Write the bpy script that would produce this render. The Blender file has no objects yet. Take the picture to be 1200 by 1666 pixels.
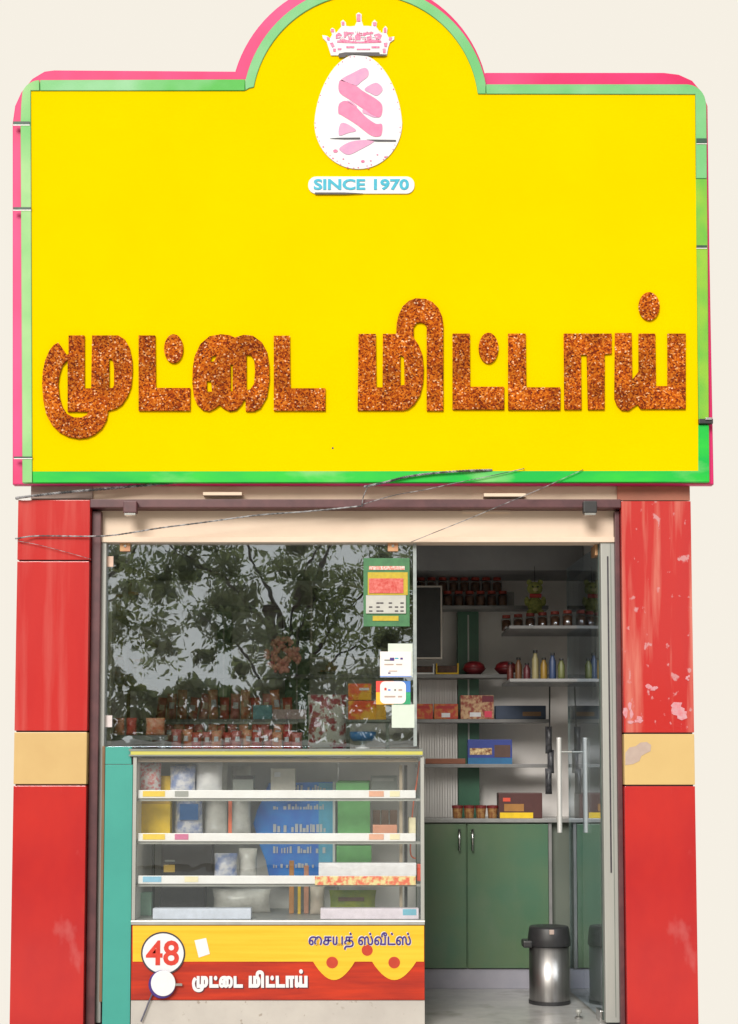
import bpy, bmesh, math, random
from mathutils import Vector, Matrix
random.seed(7)
SC = bpy.context.scene
COL = SC.collection
# ------------------------------------------------------------------ camera
F = 2405.0
PITCH = math.radians(4.0)
SHP = 250.0
CAM = Vector((0.0, -6.5, 1.1))
cd = bpy.data.cameras.new('camera')
cam = bpy.data.objects.new('camera', cd)
COL.objects.link(cam)
cam.location = CAM
cam.rotation_euler = (math.pi / 2 + PITCH, 0, 0)
cd.sensor_fit = 'VERTICAL'
cd.sensor_height = 36.0
cd.lens = F / 1666.0 * 36.0
cd.shift_y = SHP / 1666.0
cd.clip_start = 0.05
cd.clip_end = 500
SC.camera = cam
# ------------------------------------------------------------------ sky, sun, exposure
world = bpy.data.worlds.new('World')
SC.world = world
world.use_nodes = True
wn = world.node_tree
bgn = wn.nodes['Background']
bgn.inputs[0].default_value = (1.0, 0.945, 0.842, 1)      # an evenly overcast, cream coloured sky
bgn.inputs[1].default_value = 0.53
sd = bpy.data.lights.new('sun', 'SUN')
sd.energy = 2.0
sd.angle = math.radians(26)
sd.color = (1.0, 0.95, 0.88)
sun = bpy.data.objects.new('sun', sd)
COL.objects.link(sun)
el, az = math.radians(30), math.radians(18)
sv = Vector((-math.sin(az) * math.cos(el), -math.cos(az) * math.cos(el), math.sin(el)))
sun.rotation_euler = (-sv).to_track_quat('-Z', 'Y').to_euler()
sun.location = sv * 30
SC.view_settings.view_transform = 'Standard'
SC.view_settings.look = 'None'
SC.view_settings.gamma = 1
SC.view_settings.use_curve_mapping = False
SC.view_settings.exposure = 0.8
try:
    SC.cycles.transparent_max_bounces = 32
    SC.cycles.max_bounces = 12
    SC.cycles.glossy_bounces = 6
except Exception:
    pass


# ------------------------------------------------------------------ measuring helper: a point on the plane y = Y
def W(px, py, Y):
    xc = (px - 600.0) / F
    yc = (833.0 - py) / F + SHP / F
    d = Vector((xc, math.cos(PITCH) - yc * math.sin(PITCH), math.sin(PITCH) + yc * math.cos(PITCH)))
    return CAM + d * ((Y - CAM.y) / d.y)


def R(px0, py0, px1, py1, Y):
    """upright rectangle in metres: x0, x1, z0, z1"""
    cx, cy = (px0 + px1) / 2, (py0 + py1) / 2
    return W(px0, cy, Y).x, W(px1, cy, Y).x, W(cx, py1, Y).z, W(cx, py0, Y).z


# ------------------------------------------------------------------ materials
def lin(c):
    return tuple(((v / 255.0) / 12.92 if v <= 10 else ((v / 255.0 + 0.055) / 1.055) ** 2.4) for v in c)


MATS = {}
FADE = 1.0          # overall paint darkness of the street-facing colours


def mat(name, c1, c2=None, rough=0.5, metal=0.0, scale=20.0, stretch=(1, 1, 1), bump=0.0, lo=0.35, hi=0.65, coat=0.0, spec=0.5, detail=4):
    if name in MATS:
        return MATS[name]
    c1 = tuple(v * FADE for v in c1)
    c2 = tuple(v * FADE for v in c2) if c2 else None
    m = bpy.data.materials.new(name)
    m.use_nodes = True
    nt = m.node_tree
    b = nt.nodes['Principled BSDF']
    b.inputs['Roughness'].default_value = rough
    b.inputs['Metallic'].default_value = metal
    b.inputs['Specular IOR Level'].default_value = spec
    if coat:
        b.inputs['Coat Weight'].default_value = coat
        b.inputs['Coat Roughness'].default_value = 0.06
    if c2 is None:
        c2 = tuple(v * 0.86 for v in c1)
    tc = nt.nodes.new('ShaderNodeTexCoord')
    mp = nt.nodes.new('ShaderNodeMapping')
    mp.inputs['Scale'].default_value = stretch
    nz = nt.nodes.new('ShaderNodeTexNoise')
    nz.inputs['Scale'].default_value = scale
    nz.inputs['Detail'].default_value = detail
    nz.inputs['Roughness'].default_value = 0.6
    rp = nt.nodes.new('ShaderNodeValToRGB')
    rp.color_ramp.elements[0].position = lo
    rp.color_ramp.elements[1].position = hi
    rp.color_ramp.elements[0].color = (*c1, 1)
    rp.color_ramp.elements[1].color = (*c2, 1)
    nt.links.new(tc.outputs['Object'], mp.inputs[0])
    nt.links.new(mp.outputs[0], nz.inputs['Vector'])
    nt.links.new(nz.outputs['Fac'], rp.inputs[0])
    nt.links.new(rp.outputs[0], b.inputs['Base Color'])
    if bump:
        bp = nt.nodes.new('ShaderNodeBump')
        bp.inputs['Strength'].default_value = bump
        bp.inputs['Distance'].default_value = 0.004
        nt.links.new(nz.outputs['Fac'], bp.inputs['Height'])
        nt.links.new(bp.outputs[0], b.inputs['Normal'])
    MATS[name] = m
    return m


def patches(m, col, scale, stretch, lo, hi, amount=1.0):
    """patches of another colour (wear, smears, painted reflections) over a material's base colour"""
    nt = m.node_tree
    b = nt.nodes['Principled BSDF']
    src = b.inputs['Base Color'].links[0].from_socket
    tc = nt.nodes.new('ShaderNodeTexCoord')
    mp = nt.nodes.new('ShaderNodeMapping')
    mp.inputs['Scale'].default_value = stretch
    mp.inputs['Location'].default_value = (3.1 * scale % 7, 1.7, 2.3)
    nz = nt.nodes.new('ShaderNodeTexNoise')
    nz.inputs['Scale'].default_value = scale
    nz.inputs['Detail'].default_value = 5
    rp = nt.nodes.new('ShaderNodeValToRGB')
    rp.color_ramp.elements[0].position = lo
    rp.color_ramp.elements[1].position = hi
    rp.color_ramp.elements[1].color = (amount, amount, amount, 1)
    mx = nt.nodes.new('ShaderNodeMix')
    mx.data_type = 'RGBA'
    nt.links.new(tc.outputs['Object'], mp.inputs[0])
    nt.links.new(mp.outputs[0], nz.inputs['Vector'])
    nt.links.new(nz.outputs['Fac'], rp.inputs[0])
    nt.links.new(rp.outputs[0], mx.inputs['Factor'])
    nt.links.new(src, mx.inputs['A'])
    mx.inputs['B'].default_value = (*(v * FADE for v in col), 1)
    nt.links.new(mx.outputs['Result'], b.inputs['Base Color'])
    return m


def glass(name, reflect, tint=(0.94, 0.96, 0.95), fresnel=False):
    m = bpy.data.materials.new(name)
    m.use_nodes = True
    nt = m.node_tree
    nt.nodes.remove(nt.nodes['Principled BSDF'])
    out = nt.nodes['Material Output']
    tr = nt.nodes.new('ShaderNodeBsdfTransparent')
    tr.inputs[0].default_value = (*tint, 1)
    gl = nt.nodes.new('ShaderNodeBsdfGlossy')
    gl.inputs['Roughness'].default_value = 0.0
    gl.inputs[0].default_value = (0.80, 0.89, 1.0, 1)
    mx = nt.nodes.new('ShaderNodeMixShader')
    lw = nt.nodes.new('ShaderNodeLayerWeight')
    lw.inputs['Blend'].default_value = 0.25
    mr = nt.nodes.new('ShaderNodeMapRange')
    mr.inputs['To Min'].default_value = reflect
    mr.inputs['To Max'].default_value = min(1, reflect + (0.55 if fresnel else 0.3))
    # a slightly wavy pane
    tc = nt.nodes.new('ShaderNodeTexCoord')
    nz = nt.nodes.new('ShaderNodeTexNoise')
    nz.inputs['Scale'].default_value = 5.0
    bp = nt.nodes.new('ShaderNodeBump')
    bp.inputs['Strength'].default_value = 0.022
    bp.inputs['Distance'].default_value = 0.02
    nt.links.new(tc.outputs['Object'], nz.inputs['Vector'])
    nt.links.new(nz.outputs['Fac'], bp.inputs['Height'])
    nt.links.new(bp.outputs[0], gl.inputs['Normal'])
    nt.links.new(lw.outputs['Fresnel'], mr.inputs['Value'])
    nt.links.new(mr.outputs[0], mx.inputs[0])
    nt.links.new(tr.outputs[0], mx.inputs[1])
    nt.links.new(gl.outputs[0], mx.inputs[2])
    nt.links.new(mx.outputs[0], out.inputs[0])
    MATS[name] = m
    return m


def glitter(name):
    """brown crumb texture of the big letters"""
    m = bpy.data.materials.new(name)
    m.use_nodes = True
    nt = m.node_tree
    b = nt.nodes['Principled BSDF']
    b.inputs['Roughness'].default_value = 0.8
    b.inputs['Specular IOR Level'].default_value = 0.12
    tc = nt.nodes.new('ShaderNodeTexCoord')
    vo = nt.nodes.new('ShaderNodeTexVoronoi')
    vo.inputs['Scale'].default_value = 165
    sep = nt.nodes.new('ShaderNodeSeparateColor')
    rp = nt.nodes.new('ShaderNodeValToRGB')
    cr = rp.color_ramp
    cr.elements[0].position = 0.0
    cr.elements[0].color = (*lin((84, 26, 10)), 1)
    cr.elements[1].position = 1.0
    cr.elements[1].color = (*lin((236, 190, 150)), 1)
    for p, c in ((0.20, (136, 50, 10)), (0.45, (174, 78, 10)), (0.70, (204, 106, 12)), (0.93, (212, 126, 44)), (0.975, (230, 170, 120))):
        e = cr.elements.new(p)
        e.color = (*(0.86 * v for v in lin(c)), 1)
    nz = nt.nodes.new('ShaderNodeTexNoise')
    nz.inputs['Scale'].default_value = 9
    hs = nt.nodes.new('ShaderNodeMapRange')
    hs.inputs['From Min'].default_value = 0.3
    hs.inputs['From Max'].default_value = 0.7
    hs.inputs['To Min'].default_value = 0.62
    hs.inputs['To Max'].default_value = 1.12
    mx = nt.nodes.new('ShaderNodeMix')
    mx.data_type = 'RGBA'
    mx.blend_type = 'MULTIPLY'
    mx.inputs['Factor'].default_value = 1.0
    nt.links.new(tc.outputs['Object'], vo.inputs['Vector'])
    nt.links.new(tc.outputs['Object'], nz.inputs['Vector'])
    nt.links.new(vo.outputs['Color'], sep.inputs[0])
    nt.links.new(sep.outputs[0], rp.inputs[0])
    nt.links.new(nz.outputs['Fac'], hs.inputs[0])
    nt.links.new(rp.outputs[0], mx.inputs['A'])
    nt.links.new(hs.outputs[0], mx.inputs['B'])
    nt.links.new(mx.outputs['Result'], b.inputs['Base Color'])
    bp = nt.nodes.new('ShaderNodeBump')
    bp.inputs['Strength'].default_value = 0.35
    bp.inputs['Distance'].default_value = 0.003
    nt.links.new(sep.outputs[1], bp.inputs['Height'])
    nt.links.new(bp.outputs[0], b.inputs['Normal'])
    MATS[name] = m
    return m


FADE = 0.80
M_YEL = mat('sign_yellow', (0.98, 0.68, 0.0), (0.95, 0.655, 0.0), 0.7, scale=2, spec=0.0)
def green(name, c1, c2, sc=3.0, st=(1, 1, 1)):
    m = mat(name, lin(c1), lin(c2), 0.5, scale=sc, stretch=st, lo=0.36, hi=0.64, spec=0.25, detail=3)
    return m


M_GL = green('border_pale_green', (166, 214, 146), (120, 198, 116), 3, (1, 1, 0.8))
M_GT = green('border_leaf_green', (150, 210, 160), (84, 188, 76), 2.4, (0.9, 1, 1))
M_GA = green('border_soft_green', (138, 204, 146), (110, 194, 120), 3)
M_GR = green('border_streaked_green', (150, 200, 60), (24, 176, 72), 3.6, (1, 1, 0.7))
M_GB = green('border_bright_green', (50, 210, 62), (8, 190, 72), 2.2, (1, 1, 3))
patches(M_GB, lin((140, 214, 130)), 5, (0.6, 1, 1.5), 0.56, 0.72, 0.8)
M_PNK = mat('sign_pink', lin((232, 44, 122)), lin((222, 30, 100)), 0.5, scale=3, spec=0.3)
patches(M_PNK, lin((240, 104, 166)), 1.3, (1, 1, 0.6), 0.48, 0.68, 0.5)
M_LET = glitter('brown_crumb')
M_WHT = mat('white_print', (0.86, 0.88, 0.92), (0.82, 0.84, 0.88), 0.5, scale=30)
M_PKL = mat('pink_print', lin((236, 132, 176)), lin((228, 118, 166)), 0.5, scale=30)
M_LIL = mat('lilac_print', lin((226, 160, 198)), lin((214, 150, 196)), 0.5, scale=30)
M_HOT = mat('hot_pink_print', lin((226, 92, 148)), lin((240, 150, 186)), 0.5, scale=90)
M_TEA = mat('teal_print', lin((10, 172, 204)), lin((40, 186, 214)), 0.5, scale=90)
M_DRK = mat('dark_mark', (0.03, 0.025, 0.04), (0.06, 0.05, 0.06), 0.5, scale=30)
M_SEAM = mat('seam_dark_green', (0.01, 0.10, 0.05), (0.02, 0.03, 0.03), 0.5, scale=60)
M_RED = mat('red_tile', (0.63, 0.042, 0.038), (0.55, 0.032, 0.034), 0.14, scale=2.2, stretch=(1, 1, 0.25), bump=0.02, spec=0.5)
patches(M_RED, (0.70, 0.17, 0.15), 9, (1.6, 1, 0.10), 0.50, 0.76, 0.6)  # pinkish fading plus vertical streaks painted in for glossy reflections
M_RED2 = mat('red_tile_worn_reflect', (0.60, 0.034, 0.028), (0.53, 0.026, 0.028), 0.14, scale=2.2, stretch=(1, 1, 0.25), bump=0.02, spec=0.5)
patches(M_RED2, (0.74, 0.26, 0.20), 11, (1.6, 1, 0.11), 0.50, 0.68, 0.75)  # vertical streaks are gloss reflections put into the tile colour
patches(M_RED2, (0.66, 0.34, 0.36), 26, (1, 1, 0.7), 0.63, 0.68, 0.8)
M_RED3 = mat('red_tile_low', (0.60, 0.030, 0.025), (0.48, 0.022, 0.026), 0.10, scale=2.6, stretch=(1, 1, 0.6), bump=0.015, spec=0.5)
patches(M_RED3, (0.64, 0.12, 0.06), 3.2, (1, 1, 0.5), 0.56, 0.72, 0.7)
patches(M_RED3, (0.72, 0.30, 0.30), 4.4, (1.2, 1, 0.6), 0.58, 0.74, 0.5)  # pale smears painted in as soft reflections on the glossy tile
M_BND = mat('beige_tile', (0.72, 0.50, 0.21), (0.66, 0.44, 0.18), 0.35, scale=3)
M_BND2 = mat('beige_tile_peeled', (0.74, 0.53, 0.22), (0.70, 0.49, 0.20), 0.35, scale=3)
M_PEEL = mat('peeled_patch', (0.55, 0.43, 0.37), (0.50, 0.38, 0.33), 0.6, scale=30)
M_MAR = mat('maroon_stone', lin((104, 62, 66)), lin((86, 50, 56)), 0.45, scale=14)
FADE = 1.0
M_BEAM = mat('tan_plaster', (0.78, 0.62, 0.48), (0.72, 0.57, 0.44), 0.8, scale=8, bump=0.1)
M_CRM = mat('cream_plaster', (0.72, 0.58, 0.46), (0.68, 0.54, 0.43), 0.7, scale=6, bump=0.05)
M_BRN = mat('brown_plaster', (0.40, 0.15, 0.10), (0.32, 0.13, 0.09), 0.8, scale=9)
FADE = 0.85
M_ALU = mat('grey_metal', (0.47, 0.48, 0.45), (0.40, 0.41, 0.39), 0.42, 0.2, scale=5, stretch=(3, 3, 0.2))
M_STL = mat('polished_steel', (0.70, 0.69, 0.67), (0.60, 0.60, 0.60), 0.2, 1.0, scale=10, stretch=(4, 4, 0.2))
M_TEAL = mat('teal_board', (0.045, 0.33, 0.28), (0.055, 0.38, 0.32), 0.4, scale=2)
M_WOOD = mat('bare_wood', (0.30, 0.17, 0.09), (0.22, 0.12, 0.06), 0.7, scale=12, stretch=(6, 6, 0.4))
M_COP = mat('brass_clip', lin((210, 168, 120)), lin((196, 140, 108)), 0.4, 0.2, scale=40)
FADE = 1.0
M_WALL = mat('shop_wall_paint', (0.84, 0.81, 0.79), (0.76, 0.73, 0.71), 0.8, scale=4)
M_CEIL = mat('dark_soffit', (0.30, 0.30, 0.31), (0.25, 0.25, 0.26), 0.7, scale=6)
M_FLR = mat('grey_floor_tile', (0.46, 0.46, 0.45), (0.38, 0.38, 0.38), 0.25, scale=7)
patches(M_FLR, (0.20, 0.19, 0.17), 6, (1, 1, 1), 0.54, 0.72, 0.6)
M_CUP = mat('green_laminate', (0.058, 0.145, 0.088), (0.105, 0.160, 0.085), 0.3, scale=1.6)
patches(M_CUP, (0.16, 0.19, 0.14), 5, (1, 1, 0.5), 0.55, 0.75, 0.35)
M_GST = mat('green_upright_paint', (0.035, 0.13, 0.075), (0.03, 0.11, 0.065), 0.4, scale=9)
M_SKT = mat('mauve_skirting', (0.33, 0.32, 0.37), (0.28, 0.28, 0.33), 0.4, scale=8)
M_SHL = mat('shelf_board', (0.24, 0.235, 0.235), (0.18, 0.18, 0.18), 0.4, scale=9)
M_WTOP = mat('worktop_stone', (0.30, 0.30, 0.29), (0.25, 0.25, 0.25), 0.25, scale=30)
M_BLK = mat('black_plastic', (0.018, 0.018, 0.02), (0.028, 0.028, 0.03), 0.45, scale=18)
M_BIN = mat('brushed_dark_steel', (0.36, 0.35, 0.34), (0.28, 0.27, 0.27), 0.42, 1.0, scale=6, stretch=(8, 8, 0.2))
FADE = 0.82
M_CYEL = mat('counter_yellow', lin((250, 204, 62)), lin((246, 188, 46)), 0.35, scale=5, stretch=(0.25, 1, 9), spec=0.3)
M_CRED = mat('counter_red', lin((206, 62, 36)), lin((164, 48, 38)), 0.35, scale=5, stretch=(0.5, 1, 6), spec=0.3)
M_DOT = mat('dot_red', lin((204, 70, 44)), lin((190, 60, 40)), 0.4, scale=20)
M_VIO = mat('violet_print', lin((60, 34, 120)), lin((78, 50, 138)), 0.5, scale=40)
M_NUM = mat('red_print', lin((222, 62, 40)), lin((206, 50, 36)), 0.5, scale=40)
M_PLI = mat('white_plinth', (0.60, 0.57, 0.53), (0.52, 0.49, 0.46), 0.35, scale=4)
patches(M_PLI, (0.30, 0.25, 0.20), 38, (1, 1, 1), 0.66, 0.72, 0.7)
M_LIME = mat('lime_edge', (0.66, 0.62, 0.10), (0.60, 0.58, 0.16), 0.3, scale=9)
FADE = 1.0
M_SWHT = mat('shelf_edge_white', (0.92, 0.92, 0.92), (0.86, 0.85, 0.84), 0.25, scale=9)
M_CASE = mat('case_lining', (0.88, 0.86, 0.82), (0.80, 0.78, 0.74), 0.6, scale=5)
M_GREY = mat('grey_paint', (0.22, 0.24, 0.22), (0.18, 0.20, 0.18), 0.5, scale=6)
M_CABLE = mat('cable_sheath', (0.05, 0.05, 0.055), (0.34, 0.34, 0.36), 0.5, scale=34, lo=0.44, hi=0.6)
M_PAV = mat('pavement_concrete', (0.50, 0.48, 0.45), (0.42, 0.41, 0.39), 0.85, scale=6, bump=0.3)
M_ASPH = mat('road_concrete', (0.40, 0.39, 0.37), (0.33, 0.32, 0.30), 0.9, scale=40, bump=0.3)
M_OPP = mat('opposite_wall_paint', (0.84, 0.81, 0.77), (0.76, 0.73, 0.69), 0.85, scale=2)
M_BARK = mat('bark', (0.10, 0.075, 0.055), (0.06, 0.045, 0.035), 0.9, scale=18, stretch=(3, 3, 0.5), bump=0.6)
M_LEAF = mat('leaf', (0.08, 0.11, 0.045), (0.17, 0.17, 0.09), 0.55, scale=3.2)
_n = M_LEAF.node_tree
_t = _n.nodes.new('ShaderNodeBsdfTranslucent')
_t.inputs[0].default_value = (0.30, 0.34, 0.14, 1)
_x = _n.nodes.new('ShaderNodeMixShader')
_x.inputs[0].default_value = 0.4
_n.links.new(_n.nodes['Principled BSDF'].outputs[0], _x.inputs[1])
_n.links.new(_t.outputs[0], _x.inputs[2])
_n.links.new(_x.outputs[0], _n.nodes['Material Output'].inputs[0])
G_SHOP = glass('shop_pane', 0.30, (0.93, 0.95, 0.94))
G_CASE = glass('case_pane', 0.09, (0.99, 0.995, 0.99))
G_DOOR = glass('door_pane', 0.08, (0.88, 0.92, 0.90), True)
G_SHELF = glass('shelf_glass', 0.06, (0.97, 0.985, 0.98))
G_JAR = glass('jar_plastic', 0.08, (0.9, 0.9, 0.88))


def flat(name, rgb, rough=0.45, var=0.85):
    c = lin(rgb)
    return mat(name, c, tuple(v * var for v in c), rough, scale=26)


# ------------------------------------------------------------------ object helpers
def finish(o, mats, smooth=False):
    for m in (mats if isinstance(mats, (list, tuple)) else [mats]):
        o.data.materials.append(m)
    if smooth:
        o.data.polygons.foreach_set('use_smooth', [True] * len(o.data.polygons))
    return o


def origin_of(parent):
    v = Vector((0, 0, 0))
    while parent is not None:
        v += parent.location
        parent = parent.parent
    return v


def obj(name, bm, mats, parent=None, smooth=False, loc=None):
    """link a bmesh (in world metres) as one mesh object, its origin at the parent or at loc"""
    me = bpy.data.meshes.new(name)
    if isinstance(bm, bpy.types.Mesh):
        me = bm
        me.name = name
    o = bpy.data.objects.new(name, me)
    off = origin_of(parent) if parent is not None else (Vector(loc) if loc is not None else None)
    if not isinstance(bm, bpy.types.Mesh):
        bmesh.ops.recalc_face_normals(bm, faces=bm.faces[:])
        if off is None:
            xs = [v.co for v in bm.verts]
            off = Vector((sum(p.x for p in xs) / len(xs), sum(p.y for p in xs) / len(xs), min(p.z for p in xs)))
        bmesh.ops.translate(bm, verts=bm.verts[:], vec=-off)
        bm.to_mesh(me)
        bm.free()
    else:
        if off is None:
            n = len(me.vertices)
            off = Vector((sum(v.co.x for v in me.vertices) / n, sum(v.co.y for v in me.vertices) / n, min(v.co.z for v in me.vertices)))
        me.transform(Matrix.Translation(-off))
    COL.objects.link(o)
    if parent is not None:
        o.parent = parent
    else:
        o.location = off
    return finish(o, mats, smooth)


def tag(o, label, cat, group=None):
    o['label'] = label
    o['category'] = cat
    if group:
        o['group'] = group
    return o


def thing(name, label, cat, loc, group=None):
    o = bpy.data.objects.new(name, None)
    o.empty_display_size = 0.05
    COL.objects.link(o)
    o.location = loc
    return tag(o, label, cat, group)


def struct(o):
    o['kind'] = 'structure'
    return o


def copy_tree(src, delta, label, group=None):
    c = src.copy()
    COL.objects.link(c)
    c.location = src.location + Vector(delta)
    c['label'] = label
    if group:
        c['group'] = group
    for ch in src.children:
        d = ch.copy()
        COL.objects.link(d)
        d.parent = c
        for g in ch.children:
            e = g.copy()
            COL.objects.link(e)
            e.parent = d
    return c


def box(x0, x1, y0, y1, z0, z1, bev=0.0, bm=None):
    bm = bm or bmesh.new()
    t = bmesh.new()
    bmesh.ops.create_cube(t, size=1)
    for v in t.verts:
        v.co = Vector(((x0 + x1) / 2 + v.co.x * abs(x1 - x0), (y0 + y1) / 2 + v.co.y * abs(y1 - y0), (z0 + z1) / 2 + v.co.z * abs(z1 - z0)))
    if bev:
        bmesh.ops.bevel(t, geom=t.edges[:], offset=min(bev, abs(x1 - x0) / 3, abs(y1 - y0) / 3, abs(z1 - z0) / 3), segments=2, affect='EDGES', profile=0.6)
    me = bpy.data.meshes.new('tmp')
    t.to_mesh(me)
    t.free()
    bm.from_mesh(me)
    bpy.data.meshes.remove(me)
    return bm


def rbox(px0, py0, px1, py1, Y0, Y1, bev=0.0, bm=None):
    """box whose front face (y = Y0) covers that rectangle of the facade; Y1 is its back"""
    x0, x1, z0, z1 = R(px0, py0, px1, py1, Y0)
    return box(x0, x1, Y0, Y1, z0, z1, bev, bm)


def lathe(prof, c, seg=24, bm=None, sx=1.0, sy=1.0):
    bm = bm or bmesh.new()
    rings = []
    for r, z in prof:
        if r < 1e-5:
            rings.append([bm.verts.new((c[0], c[1], c[2] + z))])
        else:
            rings.append([bm.verts.new((c[0] + sx * r * math.cos(2 * math.pi * k / seg), c[1] + sy * r * math.sin(2 * math.pi * k / seg), c[2] + z)) for k in range(seg)])
    for a, b in zip(rings, rings[1:]):
        for k in range(seg):
            k2 = (k + 1) % seg
            if len(a) == 1 and len(b) == 1:
                continue
            if len(a) == 1:
                bm.faces.new((a[0], b[k], b[k2]))
            elif len(b) == 1:
                bm.faces.new((a[k], a[k2], b[0]))
            else:
                bm.faces.new((a[k], a[k2], b[k2], b[k]))
    return bm


def tube(pts, r, seg=8, bm=None, radii=None):
    bm = bm or bmesh.new()
    pts = [Vector(p) for p in pts]
    rings = []
    for i, p in enumerate(pts):
        d = (pts[min(i + 1, len(pts) - 1)] - pts[max(i - 1, 0)]).normalized()
        u = d.cross(Vector((0, 0, 1)))
        if u.length < 1e-3:
            u = d.cross(Vector((0, 1, 0)))
        u.normalize()
        v = d.cross(u)
        rr = radii[i] if radii else r
        rings.append([bm.verts.new(p + u * rr * math.cos(2 * math.pi * k / seg) + v * rr * math.sin(2 * math.pi * k / seg)) for k in range(seg)])
    for a, b in zip(rings, rings[1:]):
        for k in range(seg):
            bm.faces.new((a[k], a[(k + 1) % seg], b[(k + 1) % seg], b[k]))
    bm.faces.new(rings[0])
    bm.faces.new(rings[-1][::-1])
    return bm


def spline(pts, n=8):
    """Catmull-Rom through the points"""
    pts = [Vector(p) for p in pts]
    out = []
    for i in range(len(pts) - 1):
        p0, p1, p2, p3 = pts[max(i - 1, 0)], pts[i], pts[i + 1], pts[min(i + 2, len(pts) - 1)]
        for k in range(n):
            t = k / n
            out.append(0.5 * ((2 * p1) + (p2 - p0) * t + (2 * p0 - 5 * p1 + 4 * p2 - p3) * t * t + (3 * p1 - p0 - 3 * p2 + p3) * t ** 3))
    out.append(pts[-1])
    return out


def curve_mesh(cu):
    o = bpy.data.objects.new('tmp', cu)
    COL.objects.link(o)
    bpy.context.view_layer.update()
    dg = bpy.context.evaluated_depsgraph_get()
    me = bpy.data.meshes.new_from_object(o.evaluated_get(dg))
    bpy.data.objects.remove(o)
    bpy.data.curves.remove(cu)
    return me


def plate(contours, Y, thick, bev=0.0, fmap=None):
    """solid plate: contours (with holes) measured on the facade, front face at y = Y, thick metres deep"""
    cu = bpy.data.curves.new('tmp', 'CURVE')
    cu.dimensions = '2D'
    cu.fill_mode = 'BOTH'
    cu.extrude = max(thick / 2 - bev, 0.0003)
    cu.bevel_depth = bev
    cu.bevel_resolution = 1
    cu.offset = -bev
    for c in contours:
        s = cu.splines.new('POLY')
        s.points.add(len(c) - 1)
        for p, q in zip(s.points, c):
            if fmap:
                q = fmap(q)
            w = W(q[0], q[1], Y)
            p.co = (w.x, w.z, 0, 1)
        s.use_cyclic_u = True
    me = curve_mesh(cu)
    for v in me.vertices:
        x, y, z = v.co
        v.co = (x, Y + thick / 2 - z, y)
    me.update()
    return me


def words(body, px0, py0, px1, py1, Y, thick, fat=0.0):
    """lettering filling a rectangle of the facade"""
    cu = bpy.data.curves.new('tmp', 'FONT')
    cu.body = body
    cu.size = 1
    cu.offset = fat
    cu.extrude = 0.01
    cu.resolution_u = 3
    me = curve_mesh(cu)
    if not len(me.vertices):
        return me
    xs = [v.co.x for v in me.vertices]
    ys = [v.co.y for v in me.vertices]
    x0, x1, z0, z1 = R(px0, py0, px1, py1, Y)
    ax, bx, ay, by = min(xs), max(xs), min(ys), max(ys)
    for v in me.vertices:
        x, y, z = v.co
        v.co = (x0 + (x - ax) / (bx - ax) * (x1 - x0), Y + (thick if z < 0 else 0), z0 + (y - ay) / (by - ay) * (z1 - z0))
    me.update()
    return me


def letters(name, me, m, parent):
    """one object per glyph"""
    bm = bmesh.new()
    bm.from_mesh(me)
    bmesh.ops.remove_doubles(bm, verts=bm.verts[:], dist=1e-6)
    seen = set()
    groups = []
    for v in bm.verts:
        if v.index in seen:
            continue
        st, g = [v], []
        seen.add(v.index)
        while st:
            q = st.pop()
            g.append(q.index)
            for e in q.link_edges:
                w = e.other_vert(q)
                if w.index not in seen:
                    seen.add(w.index)
                    st.append(w)
        groups.append(set(g))
    for g in groups:
        b2 = bm.copy()
        b2.verts.ensure_lookup_table()
        bmesh.ops.delete(b2, geom=[v for v in b2.verts if v.index not in g], context='VERTS')
        if len(b2.faces):
            obj(name, b2, m, parent)
        else:
            b2.free()
    bm.free()


def ellipse(cx, cy, rx, ry, n=40):
    return [(cx + rx * math.cos(2 * math.pi * k / n), cy + ry * math.sin(2 * math.pi * k / n)) for k in range(n)]


def arc(cx, cy, r, a0, a1, n=10):
    """degrees; 0 = right, 90 = up in the picture"""
    return [(cx + r * math.cos(math.radians(a0 + (a1 - a0) * k / n)), cy - r * math.sin(math.radians(a0 + (a1 - a0) * k / n))) for k in range(n + 1)]


def rrect(x0, y0, x1, y1, r, n=6):
    return arc(x1 - r, y0 + r, r, 90, 0, n) + arc(x1 - r, y1 - r, r, 0, -90, n) + arc(x0 + r, y1 - r, r, -90, -180, n) + arc(x0 + r, y0 + r, r, 180, 90, n)


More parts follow.
